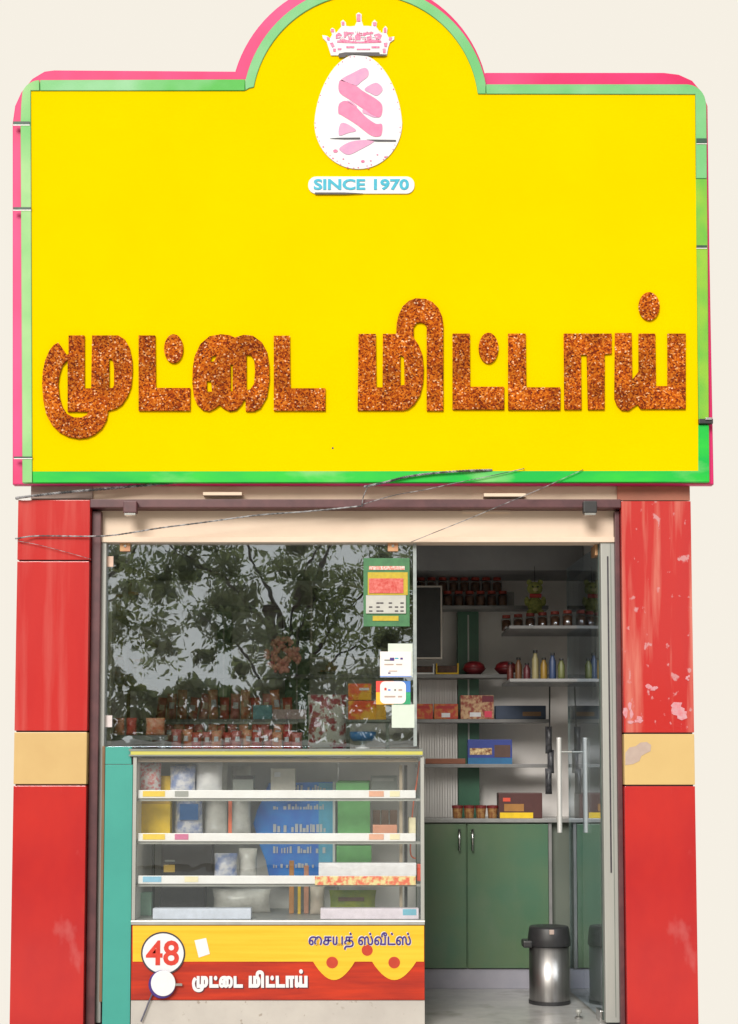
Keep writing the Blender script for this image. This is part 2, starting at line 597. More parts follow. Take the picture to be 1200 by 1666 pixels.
def pouch(x0, x1, z0, z1, Y, depth, bm=None, nx=6, nz=8, seed=0):
    """a filled packet: flat crimped ends, bulging middle"""
    rnd = random.Random(seed)
    bm = bm or bmesh.new()
    front, back = [], []
    for j in range(nz + 1):
        fr, bk = [], []
        for i in range(nx + 1):
            u, v = i / nx, j / nz
            b = (math.sin(math.pi * u) ** 0.7) * (math.sin(math.pi * min(max((v - 0.06) / 0.88, 0), 1)) ** 0.6)
            w = 1 - 0.06 * math.sin(math.pi * v)
            x = (x0 + x1) / 2 + (u - 0.5) * (x1 - x0) * w
            z = z0 + v * (z1 - z0)
            k = depth / 2 * b * (0.85 + 0.3 * rnd.random())
            fr.append(bm.verts.new((x, Y - k - 0.0008, z)))
            bk.append(bm.verts.new((x, Y + k + 0.0008, z)))
        front.append(fr)
        back.append(bk)
    for j in range(nz):
        for i in range(nx):
            bm.faces.new((front[j][i], front[j][i + 1], front[j + 1][i + 1], front[j + 1][i]))
            bm.faces.new((back[j][i + 1], back[j][i], back[j + 1][i], back[j + 1][i + 1]))
        bm.faces.new((back[j][0], front[j][0], front[j + 1][0], back[j + 1][0]))
        bm.faces.new((front[j][nx], back[j][nx], back[j + 1][nx], front[j + 1][nx]))
    for i in range(nx):
        bm.faces.new((back[0][i], back[0][i + 1], front[0][i + 1], front[0][i]))
        bm.faces.new((front[nz][i], front[nz][i + 1], back[nz][i + 1], back[nz][i]))
    return bm


ORD = ['first', 'second', 'third', 'fourth', 'fifth', 'sixth', 'seventh', 'eighth', 'ninth', 'tenth', 'eleventh', 'twelfth', 'thirteenth', 'fourteenth', 'fifteenth', 'sixteenth', 'seventeenth', 'eighteenth']

# ================================================================== GROUND AND SHOP SHELL
b = bmesh.new()
vs = [b.verts.new(p) for p in ((-90, -0.115, 0), (90, -0.115, 0), (90, -3.2, -0.02), (-90, -3.2, -0.02))]
b.faces.new(vs)
struct(obj('pavement', b, M_PAV, loc=(0, 0, 0)))
struct(obj('kerb', box(-90, 90, -3.4, -3.2, -0.3, -0.02, 0.01), M_PAV))
b = bmesh.new()
vs = [b.verts.new(p) for p in ((-90, -3.4, -0.15), (90, -3.4, -0.15), (90, -12, -0.15), (-90, -12, -0.15))]
b.faces.new(vs)
struct(obj('road', b, M_ASPH, loc=(0, 0, -0.15)))
b = bmesh.new()
vs = [b.verts.new(p) for p in ((-150, -150, -0.16), (150, -150, -0.16), (150, -0.12, -0.16), (-150, -0.12, -0.16))]
b.faces.new(vs)
struct(obj('ground', b, mat('dry_earth', (0.22, 0.18, 0.13), (0.16, 0.13, 0.09), 0.95, scale=3), loc=(0, 0, -0.16)))

XL, XR, YB, ZC = -1.20, 1.085, 1.32, 2.36
struct(obj('floor', box(XL - 0.1, XR + 0.1, -0.10, YB + 0.1, -0.12, 0.0), M_FLR))
struct(obj('back_wall', box(XL - 0.1, XR + 0.1, YB, YB + 0.12, 0.002, ZC), M_WALL))
struct(obj('side_wall', box(XL - 0.12, XL, 0.12, YB - 0.003, 0.002, ZC), M_WALL))
struct(obj('side_wall', box(XR, XR + 0.12, 0.12, YB - 0.003, 0.002, ZC), M_WALL))
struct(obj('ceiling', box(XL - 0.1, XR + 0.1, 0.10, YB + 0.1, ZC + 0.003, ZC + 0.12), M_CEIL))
# front wall over the opening, up behind the signboard
x0, x1, z0, z1 = R(50, 788, 1122, 813, -0.06)
zt = W(600, 200, -0.1).z
lw = thing('shopfront_wall', 'plastered tan and cream wall band between the yellow signboard and the glass front', 'wall', (0, 0, z0))
obj('beam', box(x0, x1, -0.06, 0.09, z0 + 0.0, zt), M_BEAM, lw)
xa, xb, za, zb = R(158, 826, 1003, 876, -0.02)
obj('cream_band', rbox(158, 826, 1003, 874, -0.02, 0.09, 0.002), M_CRM, lw)
obj('ledge', rbox(146, 812, 1010, 826, -0.10, 0.09, 0.004), M_MAR, lw)
obj('brown_patch', rbox(1004, 791, 1122, 814, -0.075, -0.061), M_BRN, lw)
obj('brown_patch', rbox(50, 791, 150, 811, -0.075, -0.061), mat('grey_brown_plaster', (0.40, 0.32, 0.28), (0.30, 0.24, 0.21), 0.8, scale=10), lw)
for a, c, yy in ((330, 393, 803), (787, 855, 805), (752, 830, 831)):  # solid pale strips standing in for strip-light reflections
    obj('reflection_strip', rbox(a, yy - 2.5, c, yy + 2.5, -0.11 if yy < 815 else -0.028, -0.06 if yy < 815 else -0.019), M_CRM, lw)
for cx in (211, 960):
    br = obj('bracket', rbox(cx - 11, 815, cx + 11, 834, -0.14, -0.10, 0.004), M_MAR if cx < 600 else M_BLK, lw)
    obj('bolt', rbox(cx - 9, 834, cx + 9, 838, -0.135, -0.10, 0.001), M_STL, br)

# ================================================================== PILLARS
def pillar(label, xs_top, xs_bot, tiles, stone):
    xm = (xs_top[0] + xs_top[1] + xs_bot[0] + xs_bot[1]) / 4
    wx = W(xm, 1240, -0.10).x
    p = thing('tiled_pillar', label, 'pillar', (wx, -0.1, 0))
    xa = W((xs_top[0] + xs_bot[0]) / 2, 1240, -0.10).x
    xb = W((xs_top[1] + xs_bot[1]) / 2, 1240, -0.10).x
    zt = W(xm, tiles[0][0], -0.10).z
    obj('core', box(xa + 0.006, xb - 0.006, -0.088, 0.20, 0.0, zt - 0.002), stone, p)
    for (y0, y1, m, nm) in tiles:
        z1 = W(xm, y0 + 1.2, -0.10).z
        z0 = max(W(xm, y1 - 1.2, -0.10).z, 0.002)
        t = obj(nm, box(xa, xb, -0.10, 0.19, z0, z1, 0.003), m, p)
    return p, xa, xb


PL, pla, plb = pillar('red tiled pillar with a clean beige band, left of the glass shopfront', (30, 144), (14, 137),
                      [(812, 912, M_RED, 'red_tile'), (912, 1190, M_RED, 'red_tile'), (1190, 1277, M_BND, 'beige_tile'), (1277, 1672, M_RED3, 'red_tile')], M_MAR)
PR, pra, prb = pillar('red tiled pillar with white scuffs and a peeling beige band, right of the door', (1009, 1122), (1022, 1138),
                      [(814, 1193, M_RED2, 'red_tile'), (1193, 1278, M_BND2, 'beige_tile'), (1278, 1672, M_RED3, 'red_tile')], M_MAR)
pk = plate([[(1017, 1245), (1017, 1225), (1024, 1216), (1034, 1214), (1042, 1208), (1052, 1207), (1059, 1212), (1058, 1222), (1050, 1226), (1043, 1230), (1040, 1238), (1030, 1243)]], -0.1015, 0.003)
obj('peeled_patch', pk, M_PEEL, PR)
for (sx, sy, rx, ry) in ((1062, 1120, 12, 7), (1022, 1150, 9, 18), (1108, 1152, 26, 20), (1034, 1172, 14, 8), (1120, 1103, 5, 5)):
    rnd = random.Random(sx)
    for k in range(5):
        ax, ay = sx + rnd.uniform(-rx, rx) * 0.7, sy + rnd.uniform(-ry, ry) * 0.7
        e = [(ax + rnd.uniform(0.5, 1) * rx * 0.5 * math.cos(t * 0.785), ay + rnd.uniform(0.5, 1) * ry * 0.5 * math.sin(t * 0.785)) for t in range(8)]
        if max(q[0] for q in e) > 1131:
            continue
        o = obj('paint_scuff', plate([e], -0.1008 - 0.0003 * k, 0.0012), mat('pink_scuff', (0.56, 0.18, 0.21), (0.54, 0.30, 0.34), 0.6, scale=60), PR)

# maroon stone jambs and grey metal shopfront frame
fr = thing('shopfront_frame', 'grey metal frame with maroon stone jambs around the glass front', 'frame', (0, 0, 0))
zt = W(600, 813, -0.06).z
xa, xb, _, _ = R(139, 900, 160, 1600, -0.06)
obj('stone_jamb', box(plb + 0.002, xb - 0.003, -0.06, 0.12, 0.001, zt - 0.05, 0.003), M_MAR, fr)
xa, xb, _, _ = R(1004, 900, 1016, 1600, -0.06)
obj('stone_jamb', box(xa + 0.002, pra - 0.002, -0.06, 0.12, 0.001, zt - 0.05, 0.003), M_MAR, fr)
obj('jamb_strip', rbox(160, 880, 168, 1664, -0.03, 0.08, 0.002), M_ALU, fr)
obj('wood_strip', rbox(163.5, 1214, 168, 1630, -0.045, -0.031, 0.001), M_WOOD, fr)
rj = obj('jamb', rbox(981, 880, 1005, 1664, -0.03, 0.10, 0.003), M_ALU, fr)
obj('groove', rbox(990, 905, 992.5, 1420, -0.0315, -0.029), M_DRK, rj)
obj('groove', rbox(996.5, 884, 998, 1655, -0.0318, -0.029), M_GREY, rj)
obj('head_rail', rbox(160, 873.5, 1005, 882, -0.04, 0.06, 0.002), M_CRM, fr)

# ================================================================== SIGNBOARD
YS = -0.13
zs = W(600, 788, YS).z
SG = thing('signboard', 'huge yellow arched shop signboard with brown Tamil lettering and green pink border', 'signboard', (0, YS, zs))
pink = [(20, 788), (20, 200), (24, 172), (34, 150), (52, 128), (72, 116), (88, 114), (383, 116)] + arc(585, 175, 211, 163.5, 15.5, 40) + \
       [(791, 118), (1080, 118), (1104, 121), (1126, 131), (1142, 150), (1151, 172), (1154, 400), (1161, 788)]
green_o = [(36, 785), (33, 200), (34, 170)] + arc(64, 160, 30, 160, 92, 6) + [(390, 129)] + [(400, 129)] + arc(594, 175, 200, 166.5, 13.5, 40) + [(790, 137), (1108, 137)] + arc(1117, 168, 31, 88, 8, 6) + [(1149, 172), (1151, 400), (1154, 784)]
yel = [(52.5, 767), (49.5, 147), (398, 147)] + [(405, 143)] + arc(594, 175, 184.5, 169.5, 7.5, 44) + [(1131, 153), (1133, 400), (1137, 766)]
obj('back_panel', plate([pink], YS + 0.01, 0.05, 0.004), M_PNK, SG)
ga = arc(594, 175, 200, 166.5, 13.5, 40)
ya = arc(594, 175, 184.5, 169.5, 7.5, 44)
GP = [
    (M_GL, [(36, 785), (33, 200), (34, 170)] + arc(64, 160, 30, 160, 92, 6) + [(64, 147), (49.5, 147), (52, 785)]),
    (M_GT, [(64.8, 130), (200, 129.6), (390, 129), (398, 129), (398, 147), (64.8, 147)]),
    (M_GA, [(398.6, 128.6)] + ga + [(790, 136.5), (790, 152.4), (777.5, 152.2)] + ya[::-1] + [(405, 143), (398.6, 146.6)]),
    (M_GA, [(790.8, 137), (1108, 137)] + arc(1117, 168, 31, 88, 8, 6) + [(1149, 172), (1149.8, 290), (1132, 290), (1131, 153), (790.8, 152.4)]),
    (M_GR, [(1149.8, 291), (1151, 400), (1153, 690), (1136, 690), (1133, 400), (1132, 291)]),
    (M_GB, [(52.8, 785), (52.8, 767), (1136, 766), (1136, 691), (1153, 691), (1154, 784)]),
]
for gm, gc in GP:
    obj('border', plate([gc], YS - 0.022, 0.031, 0.002), gm, SG)
obj('face_panel', plate([yel], YS - 0.016, 0.025), M_YEL, SG)
YF = YS - 0.016           # front of the yellow face
LET = {
    'mu': [[(111, 545.5), (136.8, 545.5), (136.8, 631.7), (147.7, 631.7), (149.3, 545.5), (192, 545.5), (202.5, 552), (210, 565), (214.5, 586), (215, 604), (213, 628), (207, 644.5), (198, 658), (187.5, 665), (175.5, 668), (172.5, 683.5), (165, 697), (153, 707), (141, 712), (127.5, 713.5), (111, 710.5), (96, 703), (84, 691), (75, 674.5), (70, 652), (68, 625), (69, 604), (73, 586), (80, 569.5), (87, 561), (94, 557), (99, 563.5), (108, 577), (111, 576)],
           [(109.5, 584.5), (100.5, 595), (96, 610), (94, 625), (96, 644.5), (100.5, 661), (108, 673), (120, 679), (132, 679), (141, 674.5), (143, 669.5), (109.5, 669.5)],
           [(177, 584), (181, 584), (184, 590), (185, 600), (185, 626), (183, 631), (177, 631)]],
    'ta': [[(225, 545.5), (252, 545.5), (253, 631), (309, 631), (309, 668), (225, 668)]],
    'dot': [ellipse(282, 567, 15.5, 23.5)],
    'ai': [[(313, 599), (316, 580), (325.5, 559.5), (340, 547), (359, 543.5), (373, 545), (381.5, 549), (396, 544.5), (411, 546), (425.5, 556.5), (434, 572), (437.5, 593), (438, 618), (434, 645), (423, 664), (413, 669), (399.5, 669), (399, 651), (396.5, 650), (393, 657.5), (384, 667), (373, 669), (363, 664), (357, 658.5), (350, 664), (340, 669), (329.5, 667), (320, 657.5), (315, 645), (312.5, 624)],
           [(341, 588), (344, 580), (352, 577), (350, 584), (347, 588)],
           [(336, 620), (343, 620), (344.5, 637), (336, 637)],
           [(374.5, 593), (378, 593), (378, 636.5), (374.5, 636.5)],
           [(400.5, 577), (406.5, 577), (413, 584.5), (414.5, 603), (413, 624), (406.5, 633.5), (400.5, 634.5)]],
    'ta2': [[(445, 546), (471, 546), (472, 631.5), (529, 631.5), (529, 668), (445, 668)]],
    'mi': [[(583, 543), (611, 543), (612, 630), (622, 630), (622.5, 543), (644.5, 543), (645, 526.5), (648.5, 511), (655, 498), (665, 489), (676, 485), (692, 486), (703, 491), (713, 501), (719, 515), (721, 529.5), (721, 668), (694, 668), (694, 531), (690.5, 526), (684, 524), (677.5, 525), (672.5, 532), (672.5, 549), (680.5, 560.5), (687, 577.5), (689, 600), (688, 623), (683, 643), (673.5, 658), (663.5, 665.5), (655, 667.5), (581.5, 667.5)],
           [(651, 577.5), (657, 580.5), (658, 626), (651, 627)]],
    'ta3': [[(736, 542.5), (764, 542.5), (764.5, 629), (820, 629), (820, 666), (736, 666)]],
    'dot2': [ellipse(794.5, 566, 16, 25)],
    'ta4': [[(826.5, 542.5), (855, 542.5), (856, 630), (911.5, 630), (911.5, 666.5), (826.5, 666.5)]],
    'aa': [[(917, 542.5), (995, 542.5), (995, 575), (983.5, 576), (983.5, 666), (956.5, 666), (954.5, 577), (945, 577), (946, 666), (918, 666)]],
    'ya': [[(1000.5, 541.5), (1027.5, 541.5), (1028.5, 617), (1032, 613), (1039, 604), (1039, 542.5), (1066, 542.5), (1067, 628), (1086, 628), (1086, 542.5), (1115.5, 542.5), (1115.5, 665), (1042, 665), (1037, 657.5), (1032, 661), (1022.5, 668), (1011, 667), (1003.5, 659), (999.5, 648)]],
    'dot3': [ellipse(1056, 498, 17, 23)],
}
for k, cs in LET.items():
    obj('letter', plate(cs, YF - 0.012, 0.012, 0.0015), M_LET, SG)
# emblem: crown, egg with wound ribbon, plaque
Z5 = lambda u, v: (480 + u / 5.05, v / 5.05)
egg = []
for k in range(60):
    a = 2 * math.pi * k / 60
    y = 200 - 0 + (75 if math.sin(a) < 0 else 112) * -math.sin(a)
    sq = 0.5 * (1 + math.sin(a))
    egg.append((582.5 + 71.5 * math.cos(a) * (1 - 0.10 * max(math.sin(a), 0)), y))
eg = obj('egg_emblem', plate([egg], YF - 0.006, 0.006, 0.001), M_WHT, SG)
rib = [
    (M_PKL, [(357, 690), (375, 655), (430, 680), (500, 705), (560, 750), (660, 810), (712, 860), (712, 930), (690, 962), (640, 945), (560, 895), (450, 820), (380, 775), (357, 740)]),
    (M_PKL, [(355, 870), (375, 840), (420, 830), (500, 880), (580, 960), (660, 1015), (712, 1020), (712, 1090), (690, 1120), (620, 1110), (500, 1020), (380, 945), (355, 930)]),
    (M_LIL, [(376, 654), (470, 600), (560, 558), (598, 575), (598, 625), (545, 668), (500, 702), (430, 678)]),
    (M_LIL, [(570, 730), (660, 680), (712, 715), (712, 750), (670, 785), (620, 765)]),
    (M_LIL, [(422, 829), (460, 833), (500, 865), (500, 878)]),
    (M_LIL, [(558, 896), (600, 922), (640, 947), (688, 964), (640, 962), (590, 940), (555, 925)]),
    (M_LIL, [(370, 1020), (420, 1015), (500, 1070), (440, 1090), (360, 1110)]),
    (M_LIL, [(370, 1210), (470, 1160), (640, 1150), (630, 1175), (540, 1225), (440, 1270), (375, 1240)]),
]
def rounded(c, n=5):
    L = len(c)
    out = []
    for i in range(L):
        p0, p1, p2, p3 = (Vector((*c[(i + d) % L], 0)) for d in (-1, 0, 1, 2))
        for k in range(n):
            t = k / n
            q = 0.5 * ((2 * p1) + (p2 - p0) * t + (2 * p0 - 5 * p1 + 4 * p2 - p3) * t * t + (3 * p1 - p0 - 3 * p2 + p3) * t ** 3)
            out.append((q.x, q.y))
    return out


for m, c in rib:
    obj('ribbon', plate([[Z5(*q) for q in rounded(c)]], YF - 0.008, 0.0025), m, eg)
obj('dark_line', plate([[(536, 225), (552, 224), (585, 223.6), (586, 226), (560, 226.2)]], YF - 0.0095, 0.002), M_DRK, eg)
obj('dark_line', plate([[(596, 227), (612, 227), (644, 227.6), (644, 229.8), (612, 229.6)]], YF - 0.0095, 0.002), M_DRK, eg)
for (u, v, s) in ((330, 1240, 5), (395, 1305, 2), (440, 1340, 1.6), (555, 1325, 4), (620, 1320, 2), (675, 1270, 2), (740, 1290, 2.5), (310, 1300, 2), (600, 1380, 2), (430, 1375, 2), (230, 1205, 2)):
    q = Z5(u, v)
    obj('fleck', plate([ellipse(q[0], q[1], s * 0.8, s * 0.55, 8)], YF - 0.008, 0.0025), M_HOT, eg)
rnd = random.Random(9)
for k in range(34):
    q = egg[(k * 7 + 3) % 60]
    f = rnd.uniform(0.955, 0.985)
    obj('fleck', plate([ellipse(582.5 + (q[0] - 582.5) * f, 190 + (q[1] - 190) * f, rnd.uniform(0.8, 1.5), rnd.uniform(0.8, 1.5), 6)], YF - 0.0075, 0.002), M_HOT, eg)
crown = [(538, 90), (534, 77), (531, 68), (525, 62), (524, 57), (531, 58), (537, 62), (540, 56), (537, 48), (540, 45), (544, 47), (546, 54), (550, 49), (555, 43), (554, 35), (558, 32), (562, 36), (563, 42), (569, 43), (577, 42), (580, 35), (579, 23), (583, 20), (588, 23), (588, 34), (591, 42), (599, 42), (604, 43), (605, 36), (609, 32), (613, 36), (612, 44), (617, 51), (622, 54), (623, 46), (627, 42), (630, 46), (629, 55), (632, 61), (641, 59), (641, 64), (634, 69), (631, 78), (629, 90)]
cr = obj('crown_emblem', plate([crown], YF - 0.006, 0.006, 0.0008), M_WHT, SG)
for c in ([(546, 56), (552, 53), (556, 57), (552, 62), (546, 63)], [(559, 52), (575, 52), (575, 55), (564, 56), (562, 61), (559, 61)], [(566, 59), (572, 57), (573, 64), (567, 65)], [(577, 58), (582, 54), (587, 58), (586, 65), (578, 65)],
          [(590, 53), (607, 52), (606, 55), (596, 56), (590, 60)], [(596, 60), (604, 58), (604, 64), (597, 65)], [(609, 56), (616, 54), (621, 57), (618, 64), (611, 63)], [(548, 66), (560, 64), (575, 67.5), (592, 67.5), (606, 64), (620, 66), (620, 69), (592, 70), (575, 70), (548, 69)],
          [(580, 23), (586, 23), (586, 35), (580, 35)], [(555, 35), (560, 35), (560, 41), (556, 41)], [(606, 36), (612, 36), (611, 42), (607, 42)], [(538, 47), (543, 47), (543, 52), (538, 52)], [(624, 45), (628, 45), (628, 53), (624, 53)],
          [(563, 75), (576, 75), (576, 78), (563, 78)], [(604, 75), (617, 75), (617, 78), (604, 78)], [(580, 79), (602, 79), (602, 81), (580, 81)], [(536, 70), (541, 69), (544, 75), (540, 77)], [(624, 70), (630, 69), (629, 76), (625, 76)], [(541, 79), (546, 79), (546, 84), (542, 84)], [(622, 79), (627, 79), (627, 86), (623, 86)],
          [(531, 60), (536, 61), (536, 66), (532, 65)], [(633, 60), (638, 61), (636, 66), (632, 65)], [(549, 78), (555, 78), (555, 81), (549, 81)]):
    obj('jewel', plate([c], YF - 0.008, 0.0025), M_HOT, cr)
rnd = random.Random(3)
for k in range(70):
    gx_, gy_ = 546 + 3.1 * (k % 25), 50 + 3.1 * (k * 7 % 6)
    if abs(gx_ - 582) > 36 or rnd.random() < 0.25:
        continue
    w_ = rnd.choice((1.5, 1.5, 2.6))
    obj('jewel', plate([[(gx_, gy_), (gx_ + w_, gy_), (gx_ + w_, gy_ + 1.5), (gx_, gy_ + 1.5)]], YF - 0.0092, 0.0012), M_HOT if k % 3 else M_WHT, cr)
obj('crown_shadow_band', plate([[(550, 90), (551, 87), (561, 85), (617, 85), (617, 88), (630, 88.5), (624, 91), (600, 90.5), (575, 88.2), (562, 90), (562, 93), (551, 93)]], YF - 0.0095, 0.002), M_DRK, cr)
pq = obj('plaque', plate([rrect(501, 287, 674, 315, 13)], YF - 0.006, 0.006, 0.001), M_WHT, SG)
letters('letter', words('SINCE 1970', 510, 291, 665, 309, YF - 0.0085, 0.0025, 0.03), M_TEA, pq)
obj('dark_line', plate([[(512, 313), (560, 313), (590, 314.5), (560, 316), (512, 316)]], YF - 0.0085, 0.002), M_DRK, pq)
for (xa, xb, yy, hh) in ((21, 48, 200, 2.5), (21, 50, 339, 2), (22, 52, 744, 1.3), (1133, 1150, 229, 4), (1133, 1150, 401, 2)):
    obj('seam', rbox(xa, yy - hh, xb, yy + hh, YS - 0.026, YS - 0.020), M_SEAM, SG)
    obj('seam', rbox(xa, yy + hh, xb, yy + hh + 1.3, YS - 0.025, YS - 0.020), M_SWHT, SG)
obj('speck', plate([ellipse(541, 729, 1.6, 1.6, 8)], YF - 0.001, 0.001), M_DRK, SG)
cl = obj('clamp', rbox(1137, 681, 1160, 689, YS - 0.036, YS - 0.01, 0.003), M_BLK, SG)
obj('clamp_pin', rbox(1148, 679, 1158, 683, YS - 0.042, YS - 0.03, 0.001), M_STL, cl)
obj('wall_bracket', box(-1.1, -1.04, YS + 0.062, -0.06, zs + 0.25, zs + 0.31), M_GREY, SG)
obj('wall_bracket', box(1.04, 1.1, YS + 0.062, -0.06, zs + 0.25, zs + 0.31), M_GREY, SG)

# ================================================================== FIXED GLASS PANE, ITS STICKERS AND THE DOOR
gp = thing('fixed_glass_pane', 'reflective fixed glass pane above the sweet display counter', 'glass pane', (0, 0, W(420, 1214, 0).z))
obj('pane', rbox(168.5, 882.5, 676, 1215, 0.0, 0.010, 0.001), G_SHOP, gp)
for px in (203, 639):
    c = obj('clip', rbox(px - 8.5, 880, px + 8.5, 897, -0.012, -0.0005, 0.002), M_COP, gp)
    obj('screw', rbox(px - 2, 886, px + 2, 890, -0.0145, -0.0125), M_STL, c)
obj('edge_strip', rbox(672, 884, 677.5, 1214, -0.002, 0.0125), mat('glass_edge', (0.24, 0.28, 0.28), (0.38, 0.42, 0.42), 0.2, scale=14), gp)
obj('post', rbox(171, 975, 181, 1214, 0.03, 0.06, 0.002), mat('pale_green_post', (0.36, 0.37, 0.28), (0.40, 0.33, 0.27), 0.5, scale=6), gp)
tag(obj('sticker', rbox(166, 1164, 182, 1183, -0.005, -0.0035), mat('pinkish_paper', (0.70, 0.62, 0.62), None, 0.6)), 'small pinkish white sticker low on the left edge of the glass pane', 'sticker')
tag(obj('sticker', rbox(167, 905, 184, 922, -0.005, -0.0035), flat('peach_paper', (216, 184, 166))), 'small peach sticker near the top left corner of the glass pane', 'sticker')

cal = thing('wall_calendar', 'green tear-off calendar with a red picture on the upper right of the glass pane', 'calendar', W(627, 1018, -0.006))
obj('backing_card', rbox(591, 908, 666, 1019, -0.0055, -0.002), mat('calendar_green', lin((64, 122, 76)), lin((54, 106, 68)), 0.5, scale=30), cal)
obj('picture', rbox(598, 931, 663, 968, -0.0085, -0.0058), mat('calendar_yellow', lin((190, 168, 34)), lin((176, 152, 34)), 0.5, scale=60), cal)
obj('picture', rbox(600, 941, 656, 965, -0.0115, -0.0088), mat('calendar_red', lin((188, 58, 48)), lin((206, 112, 104)), 0.5, scale=70), cal)
dp = obj('date_pad', rbox(595, 968.5, 660, 998, -0.0125, -0.0058), mat('calendar_white', (0.50, 0.50, 0.46), (0.44, 0.44, 0.41), 0.6, scale=20), cal)
for i, x in enumerate((600, 612, 618, 632, 642, 651)):
    for yy in (980, 986.5, 993):
        if (i + int(yy)) % 4:
            obj('date_mark', rbox(x, yy, x + 5.5, yy + 2.2, -0.0137, -0.0128), M_DRK, dp)
obj('title_strip', rbox(600, 921, 658, 927, -0.0085, -0.0058), mat('calendar_title', lin((200, 90, 70)), (0.7, 0.65, 0.6), 0.5, scale=160), cal)
obj('footer_strip', rbox(606, 1002, 648, 1010, -0.0085, -0.0058), MATS['calendar_yellow'], cal)
for i, (x0_, y0_, x1_, y1_, lab) in enumerate(((631, 1047, 671, 1102, 'pale green paper taped behind the white notice card on the glass pane'), (637, 1146, 674, 1184, 'blank pale green paper taped to the glass pane below the colourful card'))):
    tag(obj('paper', rbox(x0_, y0_, x1_, y1_, -0.004, -0.0025), mat('pale_green_paper', (0.60, 0.68, 0.60), (0.56, 0.63, 0.56), 0.6, scale=12)), lab, 'paper')
nc = thing('notice_card', 'white notice card with small dark blue print taped to the glass pane', 'card', W(644, 1102, -0.008))
obj('card', rbox(618, 1060, 669, 1102, -0.008, -0.0055), mat('card_white', (0.78, 0.73, 0.72), (0.74, 0.70, 0.69), 0.5, scale=12), nc)
for (a, c, d, e, m) in ((634, 1070, 641, 1075, M_VIO), (642, 1070, 648, 1072, M_TEA), (651, 1070, 655, 1073, M_VIO), (625, 1073, 634, 1075, M_GREY), (625, 1080, 640, 1082, M_PEEL), (644, 1080, 654, 1082, M_PEEL), (632, 1091, 646, 1092.5, M_PEEL), (631, 1094, 635, 1096, M_VIO)):
    obj('print_mark', rbox(a, c, d, e, -0.0092, -0.0081), m, nc)
obj('edge_line', rbox(618, 1099.5, 669, 1101.5, -0.0092, -0.0081), flat('soft_blue', (120, 150, 215)), nc)
pc = thing('payment_card', 'white card with red yellow blue and green corners on the glass pane', 'card', W(640, 1146, -0.008))
for (a, c, d, e, m) in ((611.5, 1108, 640, 1126, flat('card_red', (228, 70, 60))), (640, 1108, 667.5, 1126, flat('card_blue', (66, 120, 200))), (611.5, 1126.3, 640, 1146, flat('card_yellow', (240, 178, 40))), (640, 1126.3, 667.5, 1146, flat('card_green', (40, 160, 110)))):
    obj('corner', rbox(a, c, d, e, -0.0065, -0.0045), m, pc)
wf = obj('white_field', plate([rrect(618, 1108.5, 660, 1145, 8)], -0.009, 0.0022), MATS['card_white'], pc)
for (a, c, d, e, m) in ((625, 1119, 628.5, 1123, M_NUM), (631, 1121, 635, 1124, flat('soft_blue', (0, 0, 0))), (641, 1121, 644, 1124, M_GREY), (648, 1121, 654, 1124, M_PEEL), (625, 1132, 643, 1134.5, M_PEEL), (647, 1132, 654, 1134.5, M_PEEL)):
    obj('print_mark', rbox(a, c, d, e, -0.0102, -0.0091), m, wf)

m_sat = mat('satin_steel', (0.78, 0.77, 0.74), (0.70, 0.69, 0.67), 0.35, 0.35, scale=10, stretch=(4, 4, 0.2))
# glass door, swung in about eighty degrees
hx = W(979, 1250, 0.0).x
fxw = W(927, 1250, 0.79).x
zt, zb_ = W(979, 884, 0).z, 0.012
DOOR = thing('glass_door', 'frameless glass door with steel bar handles standing open inwards', 'door', (hx, 0.0, 0.0))
dv = Vector((fxw - hx, 0.79, 0)).normalized()
nv = Vector((dv.y, -dv.x, 0))          # towards the right wall
dw = (Vector((fxw - hx, 0.79, 0))).length


def door_box(u0, u1, n0, n1, z0, z1, bev=0.0):
    bm = box(u0, u1, n0, n1, z0, z1, bev)
    for v in bm.verts:
        u, n = v.co.x, v.co.y
        v.co = Vector((hx, 0.02, v.co.z)) + dv * u + nv * n
    return bm


obj('pane', door_box(0.0, dw, -0.005, 0.005, zb_ + 0.004, zt - 0.004, 0.001), G_DOOR, DOOR)
obj('edge_strip', door_box(-0.006, -0.0005, -0.006, 0.006, zb_, zt), mat('glass_edge_dark', (0.05, 0.07, 0.065), (0.09, 0.11, 0.10), 0.2, scale=8), DOOR)
obj('edge_strip', door_box(dw + 0.0005, dw + 0.003, -0.005, 0.005, zb_, zt), MATS['glass_edge'], DOOR)
for zz in ((0.001, 0.05), (zt - 0.05, zt - 0.001)):
    p = obj('patch_fitting', door_box(0.004, 0.10, -0.016, 0.016, zz[0], zz[1], 0.003), M_STL if zz[0] < 1 else M_COP, DOOR)
hz0, hz1 = W(934, 1355, 0.70).z, W(934, 1200, 0.70).z
hu = dw - 0.10
for s in (-1, 1):
    h = obj('handle', tube([Vector((hx, 0.02, z)) + dv * hu + nv * (s * 0.068) for z in (hz0, hz0 + 0.004, hz1 - 0.004, hz1)], 0.0125, 12), m_sat, DOOR, smooth=True)
    for zz in (hz1 - 0.07,):
        if True:
            obj('standoff', tube([Vector((hx, 0.02, zz)) + dv * hu + nv * (s * 0.006), Vector((hx, 0.02, zz)) + dv * hu + nv * (s * 0.060)], 0.0045, 8), M_ALU, h)
ds = W(941, 1648, 0.12)
dst = thing('door_stop', 'small silver door stop on the floor by the open glass door', 'door stop', (ds.x, 0.12, 0.001))
obj('foot', lathe([(0.0, 0.001), (0.018, 0.001), (0.018, 0.008), (0.008, 0.012), (0.0, 0.012)], (ds.x, 0.12, 0)), M_STL, dst)
